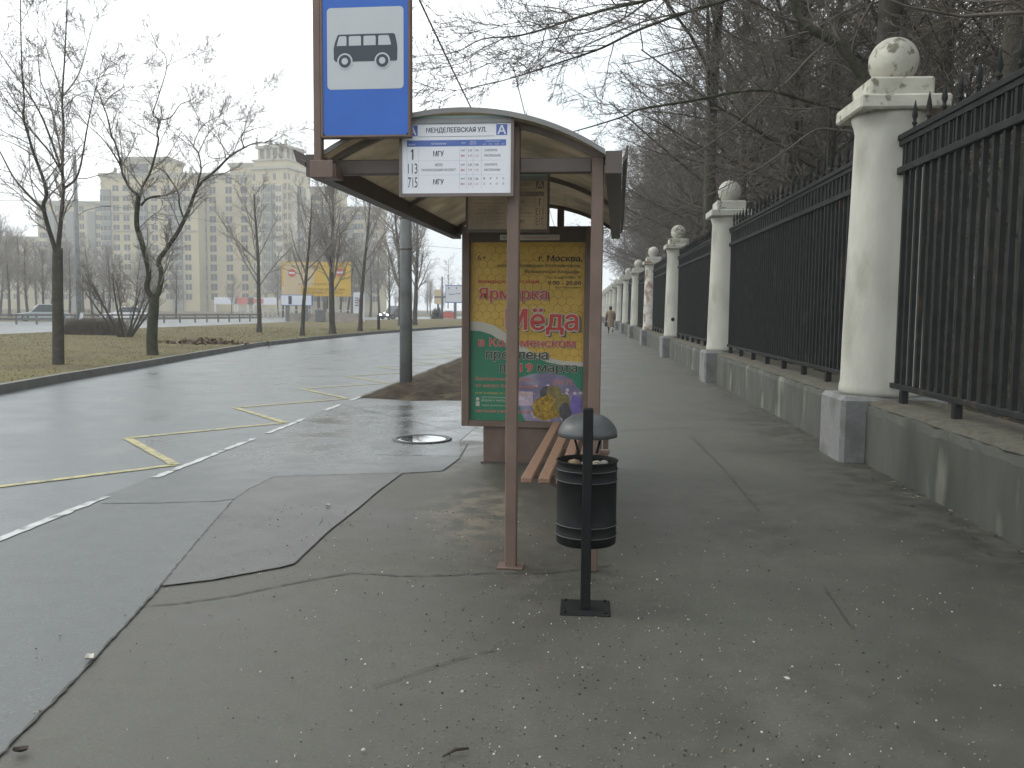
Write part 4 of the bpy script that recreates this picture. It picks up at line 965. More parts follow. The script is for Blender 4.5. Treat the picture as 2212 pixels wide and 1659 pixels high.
for q in range(26):
    y = rf.uniform(190, 330); px = rf.uniform(850, 1120); plant(rf.choice((0, 2, k0_ + 2, k0_ + 3)), D(px, 668, y).x, y, rf.random()*6, rf.uniform(.55, .95), 'one of the faint bare trees in the haze at the end of the road', 'bare trees at the end of the road')
# shrub, hedge
sh_C = dict(SM_, n=[7, 6, 5], start=[.3, .2, .2], ang=[34, 38, 38], ratio=[.45, .45, .5], mat=[M_bark, M_twig])
g = G(270, 728, KH); t = thing('bare_shrub', 'dark many-stemmed bare shrub left of the V-forked tree', 'shrub', (g.x, g.y, KH)); cr = MB(); r = random.Random(51)
for k_ in range(9):
    a_ = k_*.7; grow(cr, cr, Vector((cos(a_)*.2, sin(a_)*.2, -.05)), Vector((cos(a_)*.75, sin(a_)*.6, 1)).normalized(), r.uniform(2.3, 3.4), .06, 0, sh_C, r)
cr.build('stems', t)
M_hedge = mat('hedge_twigs', (.14, .118, .092), .95, .3, 6)
g0 = G(150, 722, KH); g1 = G(262, 724, KH); mb = MB(); r = random.Random(52)
for q in range(2600):
    p = g0.lerp(g1, r.random()) + Vector((r.uniform(-.3, .3), r.uniform(-.5, .5), 0)); d = Vector((r.gauss(0, .3), r.gauss(0, .3), 1)); p.z = KH - .02; mb.tube([p, p + d*r.uniform(.3, .5), p + d*r.uniform(.5, .75) + rv(r)*.1], [.009, .007, .005], 3, M_hedge)
tag(mb.build('clipped_hedge'), 'low clipped brown hedge beside the dark shrub on the median', 'hedge')
# short dry grass
mb = MB(); r = random.Random(53); M_bl = [mat('blade_a', (.17, .15, .07), .9, .2, 3), mat('blade_b', (.19, .16, .085), .9, .2, 3), mat('blade_c', (.15, .145, .06), .9, .2, 3)]
def kx(y):
    for i in range(len(kerb) - 1):
        if kerb[i].y <= y <= kerb[i + 1].y: return kerb[i].x + (kerb[i + 1].x - kerb[i].x)*(y - kerb[i].y)/(kerb[i + 1].y - kerb[i].y)
    return -9
for q in range(15000):
    y = 13 + 45*r.random()**1.4; x1 = kx(y) - .25; x = x1 - (15)*r.random()**1.1
    if x < -27: continue
    s_ = r.uniform(.015, .03)*(1 + y/80); a_ = r.random()*6.28; wx = .006*(1 + y/18); h_ = Vector((r.gauss(0, .5), r.gauss(0, .5), 1))*s_
    mb.add([(x - wx*cos(a_), y - wx*sin(a_), KH - .005), (x + wx*cos(a_), y + wx*sin(a_), KH - .005), (x + h_.x, y + h_.y, KH + h_.z)], [(0, 1, 2)], r.choice(M_bl))
tag(mb.build('dry_grass'), kind='stuff', label='short dry winter grass on the median lawn', cat='grass')
# heap of dead leaves and twigs on the lawn
g = G(445, 742, KH); mb = MB(); r = random.Random(54)
for q in range(240):
    p = Vector((r.gauss(0, .7), r.gauss(0, .5), 0)); p.z = max(0, .18 - p.length*.15)*r.random(); u = rv(r)*.13; v = rv(r)*.05; mb.add([p - u - v, p + u - v, p + u + v, p - u + v], [(0, 1, 2, 3)], M_hedge if q % 3 else M_leaf1)
tag(mb.build('leaf_heap', loc=(g.x, g.y, KH)), 'low dark heap of raked leaves on the lawn right of the V-forked tree', 'leaf heap', kind='stuff')

# ------------------------------------------------------------------ poles and cables
g = G(877, 843)
M_pole = mat('pole_grey', (.20, .21, .205), .55, .12, 3, .1, 30, col2=(.14, .145, .14), c2scale=2)
t = thing('utility_pole', 'grey round pole standing in the earth verge behind the shelter', 'pole', (g.x, g.y, 0))
mb = MB(); mb.tube([(0, 0, -.1), (0, 0, 3), (0, 0, 7.4)], [.118, .108, .09], 20, M_pole, True); mb.build('shaft', t)
for z in (2.55, 3.1):
    mb = MB(); mb.lathe([(.112, z), (.117, z + .006), (.117, z + .03), (.112, z + .036)], 20, M_darkbeam); mb.build('strap', t)
mb = MB(); mb.tube([(0, 0, 7.3), (-.4, 0, 7.6), (-1.6, 0, 7.75)], .04, 8, M_pole); mb.box((-2.0, -.12, 7.70), (-1.5, .12, 7.82), M_pole, .03); mb.build('lamp_arm', t)
def cable(p, q, sag, rad, label):
    p, q = Vector(p), Vector(q); mb = MB(); pts = []
    for i in range(25): u = i/24; c = p.lerp(q, u); c.z -= sag*4*u*(1 - u); pts.append(c)
    mb.tube(pts, rad, 5, M_pole); o = mb.build('overhead_cable'); tag(o, label, 'cable', 'overhead cables')
cable((g.x + .1, g.y, 7.25), (g.x + .1, 64, 7.6), .55, .02, 'thick overhead cable sloping down from the blue sign edge to the shelter roof')
cable((g.x + 1.3, 24, 7.9), (g.x + 1.2, 90, 7.6), .4, .014, 'thin overhead wire passing above the right part of the shelter roof')
fp = D(172, 690, 72)
t = thing('street_lamp', 'tall grey lamp post by the far road left of the main apartment block', 'street lamp', (fp.x, 72, 0))
mb = MB(); mb.tube([(0, 0, 0), (0, 0, 13.9)], [.22, .15], 12, M_pole, True); mb.build('post', t)
mb = MB(); mb.tube([(0, 0, 8.9), (.9, -.1, 9.4), (2.4, -.2, 9.75)], .045, 6, M_pole); mb.box((2.3, -.35, 9.68), (3.1, -.05, 9.82), M_pole, .04); mb.build('lamp_arm', t)
cable((fp.x - 40, 66, 10.6), (fp.x, 72, 10.2), .3, .02, 'overhead wire crossing the left edge of the sky to the lamp post')
cable((fp.x, 72, 10.2), (fp.x + 34, 118, 9.0), .6, .02, 'overhead wire stretched from the lamp post across the apartment block')

# ------------------------------------------------------------------ far roadside: guard rail, fence, billboards, cars
M_rail = mat('rail_steel', (.13, .13, .13), .6, .3, 2); M_dirtyw = mat('dirty_white', (.55, .56, .55), .6, .1, 2)
gl = [D(-60, 668, 62), D(200, 668, 69), D(420, 668, 79), D(560, 668, 88)]
t = thing('guard_rail', 'dark steel guard rail along the far road in front of the parked cars', 'guard rail')
for z in (.36, .66):
    mb = MB()
    for a_, b_ in zip(gl, gl[1:]):
        n_ = Vector((0, .05, 0)); mb.prism([(a_.x, a_.y, z), (b_.x, b_.y, z), (b_.x, b_.y, z + .15), (a_.x, a_.y, z + .15)], n_, M_rail)
    mb.build('rail', t)
for a_, b_ in zip(gl, gl[1:]):
    for q in range(6):
        c = a_.lerp(b_, q/6); mb = MB(); mb.box((c.x - .06, c.y + .06, 0), (c.x + .06, c.y + .16, .84), M_rail); mb.build('post', t)
c = D(174, 690, 66); t = thing('marker_post', 'small black and white striped marker post by the guard rail', 'marker post', (c.x, 66, 0))
mb = MB(); mb.prism([(-.22, 0, .35), (.1, 0, .35), (.26, 0, .95), (-.06, 0, .95)], (0, .06, 0), M_dirtyw); mb.build('plate', t); mb = MB(); mb.prism([(-.30, -.004, .3), (-.16, -.004, .3), (.0, -.004, .95), (-.14, -.004, .95)], (0, .07, 0), M_ink); mb.box((-.04, .065, 0), (.04, .13, .9), M_ink); mb.build('stripe', t)
# white railing
M_wf = mat('white_railing', (.45, .46, .46), .6, .1, 2)
def railing(name, label, a_, b_, h_, pitch):
    t = thing(name, label, 'railing', a_); L_ = (b_ - a_).length; u = (b_ - a_).normalized(); ang = math.atan2(u.y, u.x); t.rotation_euler.z = ang
    bm_ = MB(); 
    for k_ in range(int(L_/pitch)): x = k_*pitch; bm_.box((x - .05, -.03, .05), (x + .05, .03, h_ + .12*((k_ % 3) == 0)), M_wf)
    bm_.build('pickets', t); mb = MB(); mb.box((0, -.045, h_*.82), (L_, -.031, h_*.82 + .09), M_wf); mb.box((0, -.045, .2), (L_, -.031, .29), M_wf); mb.build('rails', t); return t
def gp(px, y): v_ = D(px, 668, y); return Vector((v_.x, v_.y, .03))
railing('white_railing', 'white picket railing behind the small median trees, below the billboards', gp(520, 98), gp(755, 108), 1.35, .55)
# billboards
M_bby = mat('billboard_yellow', (.55, .36, .05), .5, .08, 1.0); M_bbc = mat('billboard_cream', (.52, .42, .26), .5, .08, 1.0); M_bbw = mat('billboard_white', (.62, .65, .70), .5, .05, 1); M_bbr = mat('billboard_red', (.50, .10, .07), .5, .08, 1)
def board(name, label, y, px0, py0, px1, py1, cells, legs=(), cat='billboard', frame=None, txt=()):
    a_ = D(px0, py1, y); b_ = D(px1, py0, y); W_, H_ = b_.x - a_.x, b_.z - a_.z
    t = thing(name, label, cat, (a_.x, y, .02)); za = a_.z - .02
    mb = MB(); mb.box((0, 0, za), (W_, .35, za + H_), frame or M_rail, .03); mb.build('box', t)
    for i, (u0, v0, u1, v1, mt) in enumerate(cells):
        mb = MB(); rect(mb, u0*W_, za + v0*H_, u1*W_, za + v1*H_, mt, -.01 - .004*i); mb.build('panel', t)
    for u in legs:
        mb = MB(); mb.box((u*W_ - .18, .04, 0), (u*W_ + .18, .3, za - .002), M_rail); mb.build('leg', t)
    if txt:
        mb = MB()
        for kind_, *q in txt:
            if kind_ == 't': s, u0, v0, u1, v1, mt = q; put_text(mb, s, u0*W_, za + v0*H_, u1*W_, za + v1*H_, mt, -.06, .02)
            elif kind_ == 'd': u, v, rr_, mt, dy = q; disc(mb, u*W_, za + v*H_, rr_*H_, mt, -.06 - dy)
            else: u0, v0, u1, v1, mt = q; rect(mb, u0*W_, za + v0*H_, u1*W_, za + v1*H_, mt, -.075)
        mb.build('print', t)
    return t
M_bt = mat('billboard_text', (.22, .15, .04), .6, .05)
board('billboard', 'large yellow billboard with two red no-entry signs and rows of text', 92, 608, 640, 757, 566, [(0, 0, 1, 1, M_bby), (.03, .02, .47, .72, M_bbc), (0, .72, .28, 1, M_bbc)], (.62,), frame=M_bby,
      txt=[('t', 'ВНИМАНИЕ! С 1 МАРТА', .30, .86, .90, .93, M_bt), ('t', 'ИЗМЕНЕНИЕ ДВИЖЕНИЯ', .30, .76, .92, .83, M_bt), ('t', 'ПО УЛИЦЕ', .25, .60, .75, .67, M_bt), ('t', 'ВЫБИРАЙТЕ МАРШРУТЫ ОБЪЕЗДА', .14, .08, .88, .15, M_bt),
           ('d', .155, .32, .12, M_bbr, 0), ('r', .11, .295, .20, .345, M_bbw), ('d', .85, .30, .12, M_bbr, 0), ('r', .805, .275, .895, .325, M_bbw)])
board('billboard', 'low white poster board under the left half of the yellow billboard', 90, 606, 660, 674, 637, [(.02, .04, .98, .96, M_bbw), (.25, .1, .36, .9, M_ink)], (.2, .8), frame=M_navy)
board('price_pylon', 'tall white pylon with a red head and black price lines', 86, 763, 705, 786, 632, [(.05, 0, .95, .78, M_bbw), (.05, .79, .95, 1, M_bbr)], (), 'pylon', frame=M_bbw, txt=[('r', .18, .36, .55, .385, M_ink), ('r', .18, .29, .55, .315, M_ink), ('r', .18, .22, .55, .245, M_ink), ('r', .18, .15, .55, .175, M_ink), ('r', .55, .18, .8, .29, M_bbr), ('r', .2, .68, .8, .71, M_redp)])
board('billboard', 'white road information board with a thin blue border at the end of the road', 120, 962, 654, 1004, 616, [(.03, .04, .97, .96, M_bbw)], (.5,), frame=M_navy, txt=[('r', .18, .5, .5, .53, M_ink), ('r', .55, .46, .8, .49, M_ink), ('r', .15, .12, .2, .22, M_ink), ('r', .55, .12, .6, .22, M_ink)])
board('billboard', 'pale orange poster board left of the white road board', 150, 938, 656, 954, 626, [(.03, .03, .97, .97, M_bbc)], (.5,), frame=M_bbc)
board('shop_board', 'red and white shop board low at the end of the road', 135, 953, 690, 985, 674, [(.02, .02, .98, .6, M_bbr), (.0, .6, .8, 1, M_bbr)], (.4,), 'signboard', frame=M_bbr)
g = D(955, 690, 125); t = thing('utility_pole', 'thin distant pole left of the white road board', 'pole', (g.x, 125, 0)); mb = MB(); mb.tube([(0, 0, 0), (0, 0, D(955, 598, 125).z)], [.16, .12], 8, M_rail, True); mb.build('shaft', t); mb = MB(); mb.box((-1.1, -.1, 3.0), (.8, .1, 3.25), M_rail); mb.build('crossbar', t)
for px, y, w_, h_, lab in ((690, 84, .9, 1.15, 'grey bin-like box on the far edge of the lawn'),):
    c = gp(px, y); t = thing('grey_cabinet', lab, 'cabinet', c); mb = MB(); mb.box((-w_/2, 0, .1), (w_/2, .6, h_), M_rail, .04); mb.build('body', t); mb = MB(); mb.box((-w_/2 - .05, -.05, h_ + .002), (w_/2 + .05, .65, h_ + .08), M_rail, .02); mb.build('lid', t)
M_blk = mat('concrete_block', (.26, .235, .2), .85, .2, 2)
for px, y, w_, h_, lab in ((712, 88, 3.2, 1.0, 'long pale concrete block behind the grey cabinet'), (754, 82, 2.2, .95, 'tan concrete block left of the price pylon'), (655, 92, 3.2, .8, 'low pale concrete block below the yellow billboard')):
    c = gp(px, y); t = thing('concrete_block', lab, 'concrete block', c); mb = MB(); mb.prism([(-w_/2, 0, 0), (w_/2, 0, 0), (w_/2, .12, h_*.4), (w_/2 - .1, .25, h_), (-w_/2 + .1, .25, h_), (-w_/2, .12, h_*.4)], (0, .6, 0), M_blk); mb.build('block', t)
g = G(818, 712, KH); t = thing('bollard', 'short dark bollard on the lawn left of the grey pole', 'bollard', (g.x, g.y, KH)); mb = MB(); mb.lathe([(.10, 0), (.10, .75), (.12, .78), (.12, .9), (.05, .98)], 12, M_ink); mb.build('shaft', t)

M_glass = mat('car_glass', (.10, .115, .12), .1, .1, 3); M_tyre = mat('tyre', (.02, .02, .02), .8, .1, 5); M_lamp = mat('headlamp', (1, .97, .85), .3, .02, 2, emit=14); M_lampoff = mat('lamp_glass', (.6, .6, .58), .2, .05, 3); M_tail = mat('tail_lamp', (.4, .02, .02), .3, .05, 3)
def car(name, label, loc, rz, paint, L_=4.4, H_=1.45, W_=1.75, lit=False, van=False):
    t = thing(name, label, 'car', loc, rz)
    p_ = mat('paint_' + paint[0], paint[1], .3, .05, 2)
    x0, x1 = -L_/2, L_/2; hb = .82 if not van else .95
    side = [(x0, .35), (x0 + .05, hb*.8), (x0 + .25, hb), (x0 + .9, hb + .02), (x1 - 1.15, hb), (x1 - .25, hb*.85), (x1, hb*.62), (x1, .33), (x1 - .5, .22), (x0 + .4, .22)]
    roof = [(x0 + (.55 if not van else .1), hb), (x0 + (1.1 if not van else .3), H_ - .03), (x0 + 1.6, H_), (x1 - (1.95 if not van else 1.5), H_ - .02), (x1 - (1.2 if not van else .85), hb)]
    mb = MB(); mb.prism([(a_, -W_/2, b_) for a_, b_ in side], (0, W_, 0), p_); mb.prism([(a_, -W_/2 + .12, b_ - .01) for a_, b_ in roof], (0, W_ - .24, 0), p_); o = mb.build('body', t); bevel(o, .05, 2)
    for sy in (-1, 1):
        mb = MB(); yy = sy*(W_/2 - .115); mb.add([(roof[0][0] + .25, yy, hb + .04), (roof[1][0] + .15, yy, H_ - .1), (roof[3][0] - .05, yy, H_ - .1), (roof[4][0] - .15, yy, hb + .04)], [(0, 1, 2, 3) if sy > 0 else (3, 2, 1, 0)], M_glass); mb.build('side_window', t)
    for i0, i1, nm in ((4, 3, 'windscreen'), (0, 1, 'rear_window')):
        a_, b_ = roof[i0], roof[i1]; n_ = Vector((b_[1] - a_[1], 0, -(b_[0] - a_[0]))).normalized()*.012*(1 if i0 == 4 else -1)
        if n_.x*(1 if i0 == 4 else -1) < 0: n_ = -n_
        mb = MB(); v_ = [Vector((a_[0], -W_/2 + .2, a_[1] + .03)) + n_, Vector((a_[0], W_/2 - .2, a_[1] + .03)) + n_, Vector((b_[0], W_/2 - .24, b_[1] - .08)) + n_, Vector((b_[0], -W_/2 + .24, b_[1] - .08)) + n_]; mb.add(v_, [(0, 1, 2, 3)], M_glass); mb.build(nm, t)
    for wx in (x0 + .8, x1 - .85):
        for sy in (-1, 1):
            mb = MB(); mb.tube([(wx, sy*(W_/2 - .2), .31), (wx, sy*(W_/2 + .015), .31)], .31, 18, M_tyre, True, False); wl = mb.build('wheel', t); mb = MB(); mb.tube([(wx, sy*(W_/2 + .01), .31), (wx, sy*(W_/2 + .025), .31)], .19, 14, M_grey, True, False); mb.build('rim', wl)
    for sy in (-1, 1):
        mb = MB(); mb.box((x1 - .06, sy*(W_/2 - .32) - .14, hb*.62), (x1 + .03, sy*(W_/2 - .32) + .14, hb*.62 + .16), M_lamp if lit else M_lampoff, .02); mb.build('headlight', t); mb = MB(); mb.box((x0 - .02, sy*(W_/2 - .3) - .14, .62), (x0 + .1, sy*(W_/2 - .3) + .14, .78), M_tail, .02); mb.build('tail_light', t)
    return t
v_ = gp(92, 78); car('parked_car', 'pale grey-green estate car behind the guard rail at the left edge', v_, R(215), ('greygreen', (.32, .36, .35)), 4.6, 1.6)
v_ = gp(272, 82); car('parked_car', 'white saloon car behind the guard rail beside the shrub', v_, R(205), ('white', (.68, .68, .68)), 4.5, 1.45)
v_ = gp(849, 118); car('approaching_car', 'car with bright headlights coming along the far road left of the grey pole', v_, R(-112), ('dark', (.06, .065, .07)), 4.3, 1.5, lit=True)
v_ = gp(852, 150); car('approaching_car', 'second lit car farther back above the first pair of headlights', (v_.x, v_.y, .03), R(-112), ('dark2', (.08, .08, .085)), 4.3, 1.9, van=True, lit=True)
v_ = gp(969, 150); car('white_car', 'small white car far off under the red shop board', v_, R(-80), ('white', (.68, .68, .68)), 4.3, 1.5)
g = D(944, 690, 128); t = thing('dark_shrub', 'dark round bush at the end of the road below the thin pole', 'shrub', (g.x, 128, 0)); mb = MB(); r = random.Random(77)
for q in range(700):
    d = rv(r); d.z = abs(d.z); p = Vector((d.x*1.0, d.y*1.0, d.z*1.9))*r.uniform(.3, 1); mb.tube([p*.4, p, p + rv(r)*.25], [.03, .02, .01], 3, M_bark)
mb.build('twigs', t)

# ------------------------------------------------------------------ apartment blocks
M_cream = mat('cream_render', (.46, .405, .255), .85, .08, .15, col2=(.40, .355, .235), c2scale=.08)
M_green = mat('grey_bay', (.20, .215, .195), .7, .1, .2); M_win = mat('window_dark', (.06, .065, .062), .25, .25, .4); M_corn = mat('cornice_stone', (.36, .345, .27), .85, .1, .2); M_roofg = mat('roof_grey', (.17, .19, .18), .7, .1, .2)
M_sillw = mat('sill_pale', (.50, .48, .38), .8, .05, .3)
win_mesh = {}
def window_proto(w_, h_):
    if (w_, h_) not in win_mesh:
        mb = MB(); mb.box((-w_/2 - .12, -.10, -.16), (w_/2 + .12, -.004, -.02), M_sillw); rect(mb, -w_/2, 0, w_/2, h_, M_win, -.04)
        mb.box((-.05, -.07, 0), (.05, -.045, h_), M_sillw); me = bpy.data.meshes.new('window')
        me.from_pydata(mb.v, [], mb.f)
        for q in mb.mats: me.materials.append(q)
        me.polygons.foreach_set('material_index', mb.mi); me.update(); win_mesh[(w_, h_)] = (me, mb)
    return win_mesh[(w_, h_)]
class Bld:
    def __init__(s, name, label, loc, rz=0): s.t = thing(name, label, 'apartment building', loc, rz); s.wins = []
    def block(s, x0, y0, x1, y1, z1, z0=0, mt=None, name='wall', bev=0): mb = MB(); mb.box((x0, y0, z0), (x1, y1, z1), mt or M_cream, bev); return mb.build(name, s.t)
    def cornice(s, x0, y0, x1, y1, z, h=.9, o=.5): mb = MB(); mb.box((x0 - o, y0 - o, z), (x1 + o, y1 + o, z + h), M_corn); mb.box((x0 - o*.5, y0 - o*.5, z - .6), (x1 + o*.5, y1 + o*.5, z - .002), M_corn); mb.build('cornice', s.t)
    def row(s, xs_, y, z0, z1, w_=1.5, h_=1.75, step=2.95, rz=0, org=(0, 0)):
        z = z0
        while z < z1:
            for x in xs_: s.wins.append((x, y, z, w_, h_, rz, org))
            z += step
    def finish(s):
        s.wins.sort(key=lambda q: -q[2]); rest = MB()
        for i, (x, y, z, w_, h_, rz, org) in enumerate(s.wins):
            me, mbp = window_proto(w_, h_); M_ = Matrix.Translation((org[0], org[1], 0)) @ Matrix.Rotation(rz, 4, 'Z') @ Matrix.Translation((x, y, z))
            if i < 100:
                o = bpy.data.objects.new('window', me); COL.objects.link(o); o.parent = s.t; o.matrix_local = M_
            else:
                rest.xf = M_; k = len(rest.v); rest.v += [tuple(M_ @ Vector(v)) for v in mbp.v]
                for f, mi in zip(mbp.f, mbp.mi): rest.f.append([k + j for j in f]); rest.mi.append(rest.m(mbp.mats[mi])); rest.smooth.append(False)
        if rest.v: tag(rest.build('lower_windows', s.t), kind='stuff')
def bx_(px, y): return D(px, 668, y).x
# main block with raised centre
Y = 262; xa, xb = bx_(225, Y), bx_(432, Y); B = Bld('apartment_building', 'cream apartment block with a raised central attic and grey glazed bays', (xa, Y, 0)); W_ = xb - xa; zt = 40.5
k = .1367*Y/262
def zx(v): return (v*.3125 - 225)*Y/FPX
B.block(0, 0, W_, 16, zt); B.cornice(0, 0, W_, 16, zt); B.block(zx(865), 1.2, zx(1200), 12, 45.6, zt + .9); B.cornice(zx(865), 1.2, zx(1200), 12, 45.6, .7, .6); B.block(zx(930), .6, zx(1060), 1.19, 44.3, zt + .9, M_win, 'attic_window')
for a_, b_ in ((728, 795), (985, 1062), (1240, 1312)): B.block(zx(a_), -.9, zx(b_), -.003, zt - 4, 0, M_green, 'glazed_bay')
for z in (29.5, 24.0, 34.5): B.block(-.2, -.35, W_ + .2, -.003 if False else -.012, z + .5, z, M_corn, 'band')
B.row([zx(830), zx(905), zx(1110), zx(1205), zx(1350)], 0, 3.5, 38, 1.9, 1.8); B.row([zx(745), zx(776), zx(1005), zx(1042), zx(1258), zx(1292)], -.9, 3.5, 35, 1.7, 1.5)
for a_ in (30, 60, 130, 190): B.block(W_*a_/205 - .35, .3, W_*a_/205 + .35, 1, zt + 2.6, zt + .9, M_corn, 'chimney')
B.finish()
# wing and corner tower
Y = 268; xa, xb = bx_(432, Y), bx_(560, Y); B = Bld('apartment_building', 'tall cream apartment wing ending in a corner tower with a roof pavilion', (xa, Y, 0)); W_ = xb - xa; zt = 41.5
def zx(v): return (v*.3125 - 432)*Y/FPX
B.block(0, 0, W_, 16, zt); B.cornice(0, 0, W_, 16, zt, .8); B.block(zx(1388), -.9, zx(1445), -.003, zt - .8, 0, M_green, 'glazed_bay')
B.row([zx(1490), zx(1607), zx(1716)], 0, 3.6, 39.5, 2.0, 2.0); B.row([zx(1403), zx(1430)], -.9, 3.6, 38, 1.6, 1.5)
for z in (30.2,): B.block(zx(1447), -.3, W_, -.012, z + .45, z, M_corn, 'band')
# set-back attic on the wing, then the tower turned a little off the wing's front
B.block(zx(1600), 2.0, W_ + 4, 14, 44.9, zt + .8); B.cornice(zx(1600), 2.0, W_ + 4, 14, 44.9, .7, .6)
tw = 12.5; ang = R(-15); cx_ = W_ - .6; cyy = -3.0
def rot_block(x0, y0, x1, y1, z0, z1, mt, name):
    mb = MB(); mb.xf = Matrix.Translation((cx_, cyy, 0)) @ Matrix.Rotation(ang, 4, 'Z'); mb.box((x0, y0, z0), (x1, y1, z1), mt); return mb.build(name, B.t)
rot_block(0, 0, tw, tw, 0, 42.6, M_cream, 'tower_wall'); rot_block(-.6, -.6, tw + .6, tw + .6, 42.602, 43.5, M_corn, 'tower_cornice'); rot_block(.4, .4, tw - .4, tw - .4, 43.502, 45.2, M_cream, 'attic'); rot_block(0, 0, tw, tw, 45.202, 45.7, M_corn, 'attic_cornice')
rot_block(2, 2, tw - 2, tw - 2, 45.702, 49.0, M_roofg, 'pavilion_glazing')
for u in (1.7, 4.0, 6.25, 8.5, 10.8):
    rot_block(u - .35, 1.3, u + .35, 1.95, 45.702, 49.0, M_cream, 'pavilion_pier'); rot_block(tw - 1.95, u - .35 + .7*(u < 2), tw - 1.3, u + .35, 45.702, 49.0, M_cream, 'pavilion_pier')
rot_block(.8, .8, tw - .8, tw - .8, 49.002, 49.8, M_corn, 'pavilion_cornice'); rot_block(3, 3, tw - 3, tw - 3, 49.802, 50.4, M_roofg, 'pavilion_roof')
for u, v in ((1.2, 1.2), (tw - 1.2, 1.2), (1.2, tw - 1.2), (tw/2, 1.2)): rot_block(u - .3, v - .3, u + .3, v + .3, 49.802, 51.3, M_corn, 'finial')
for u0 in (1.6, 5.2, 8.8):
    rot_block(u0, -.8, u0 + 2.1, -.005, 6, 38, M_sillw if u0 != 5.2 else M_green, 'balcony_stack'); rot_block(tw + .005, u0, tw + .8, u0 + 2.1, 6, 38, M_sillw if u0 != 5.2 else M_green, 'balcony_stack')
    B.row([u0 + .55, u0 + 1.55], -.8, 6.3, 37, .75, 1.7, 2.95, ang, (cx_, cyy))
B.row([.8, 4.45, 8.05, 11.7], 0, 4, 41, .9, 1.9, 2.95, ang, (cx_, cyy))
MX = Matrix.Translation((cx_, cyy, 0)) @ Matrix.Rotation(ang, 4, 'Z') @ Vector((tw, 0, 0))
B.row([.8, 4.45, 8.05, 11.7], 0, 4, 41, .9, 1.9, 2.95, ang + pi/2, (MX.x, MX.y))
for z in (12.5, 24.3, 33.1): rot_block(-.25, -.3, tw + .25, -.012, z, z + .5, M_corn, 'band')
B.finish()
# right part, farther
Y = 285; xa, xb = bx_(640, Y), bx_(812, Y); B = Bld('apartment_building', 'hazy cream apartment block right of the corner tower behind the bare trees', (xa, Y, 0)); W_ = xb - xa
B.block(0, 0, W_*.5, 15, 39.5); B.cornice(0, 0, W_*.5, 15, 39.5); B.block(W_*.5, 3, W_, 16, 33.5); B.cornice(W_*.5 + .6, 3, W_, 16, 33.5)
for u in (.12, .36, .62, .84): B.block(W_*u, -.8 if u < .5 else 2.2, W_*u + 2.2, -.004 if u < .5 else 2.996, 33 if u < .5 else 28, 4, M_green, 'glazed_bay')
B.row([W_*u for u in (.04, .08, .22, .27, .31, .45)], 0, 3.5, 37.5, 1.5, 1.8); B.row([W_*u for u in (.54, .58, .70, .75, .79, .93, .97)], 3, 3.5, 31.5, 1.5, 1.8); B.finish()
# left, lower
Y = 290; xa, xb = bx_(-60, Y), bx_(226, Y); B = Bld('apartment_building', 'lower hazy apartment block at the far left behind brown trees', (xa, Y, 0)); W_ = xb - xa
B.block(W_*.52, 0, W_, 15, 35.5); B.cornice(W_*.52, 0, W_, 15, 35.5); B.block(0, 4, W_*.52, 15, 24); B.cornice(0, 4, W_*.52 - .6, 15, 24)
for u in (.60, .74, .90): B.block(W_*u, -.8, W_*u + 2.6, -.004, 33, 0, M_green, 'glazed_bay')
B.row([W_*u for u in (.55, .58, .67, .71, .81, .85, .97)], 0, 3.5, 34, 1.6, 1.8); B.row([W_*u for u in (.05, .12, .2, .28, .36, .44)], 4, 3.5, 22, 1.6, 1.8); B.finish()
# ground floor shops
for px, w_, c_, lab in ((488, 7, M_bbw, 'white shop front sign at the foot of the apartment wing'), (527, 6, M_bbr, 'pink-red shop sign at the foot of the apartment wing'), (566, 9, M_bbr, 'white and red shop sign right of the small median tree trunk')):
    c = D(px, 656, 250); t = thing('shop_sign', lab, 'shop sign', (c.x, 250, 0)); mb = MB(); mb.box((-w_/2, 0, 2.2), (w_/2, .5, 4.2), M_bbw if px != 527 else M_bbr, .05); mb.build('box', t)
    mb = MB(); rect(mb, -w_/2*.9, 2.5, w_/2*(.1 if px == 566 else .9), 3.9, c_, -.03); mb.build('face', t); mb = MB(); mb.box((-w_/2, 0, 0), (-w_/2 + .4, .4, 2.19), M_dirtyw); mb.box((w_/2 - .4, 0, 0), (w_/2, .4, 2.19), M_dirtyw); mb.build('leg', t)

# ------------------------------------------------------------------ the walker
g = G(1318, 722); pr_ = thing('person', 'person in a long tan coat walking away beside the fence carrying a dark bag', 'person', (g.x, g.y, 0), R(2))
M_coat = mat('tan_coat', (.27, .21, .145), .9, .2, 12, .2, 60); M_skin = mat('skin', (.42, .27, .2), .6, .05, 10); M_hair = mat('hair', (.03, .022, .018), .6, .2, 40); M_trou = mat('dark_trousers', (.045, .045, .05), .8, .1, 20); M_boot = mat('pale_boots', (.38, .34, .28), .6, .1, 20); M_bag = mat('dark_bag', (.04, .036, .034), .6, .2, 20)
def skin(name, joints, edges, mt, parent, root=0, lv=2):
    me = bpy.data.meshes.new(name); me.from_pydata([j[0] for j in joints], edges, []); o = bpy.data.objects.new(name, me); COL.objects.link(o); o.parent = parent
    md = o.modifiers.new('skin', 'SKIN'); sv = me.skin_vertices[0].data
    for i, j in enumerate(joints): sv[i].radius = (j[1], j[2] if len(j) > 2 else j[1]); sv[i].use_root = (i == root)
    o.modifiers.new('sub', 'SUBSURF').render_levels = lv; o.modifiers['sub'].levels = lv; me.materials.append(mt); return o
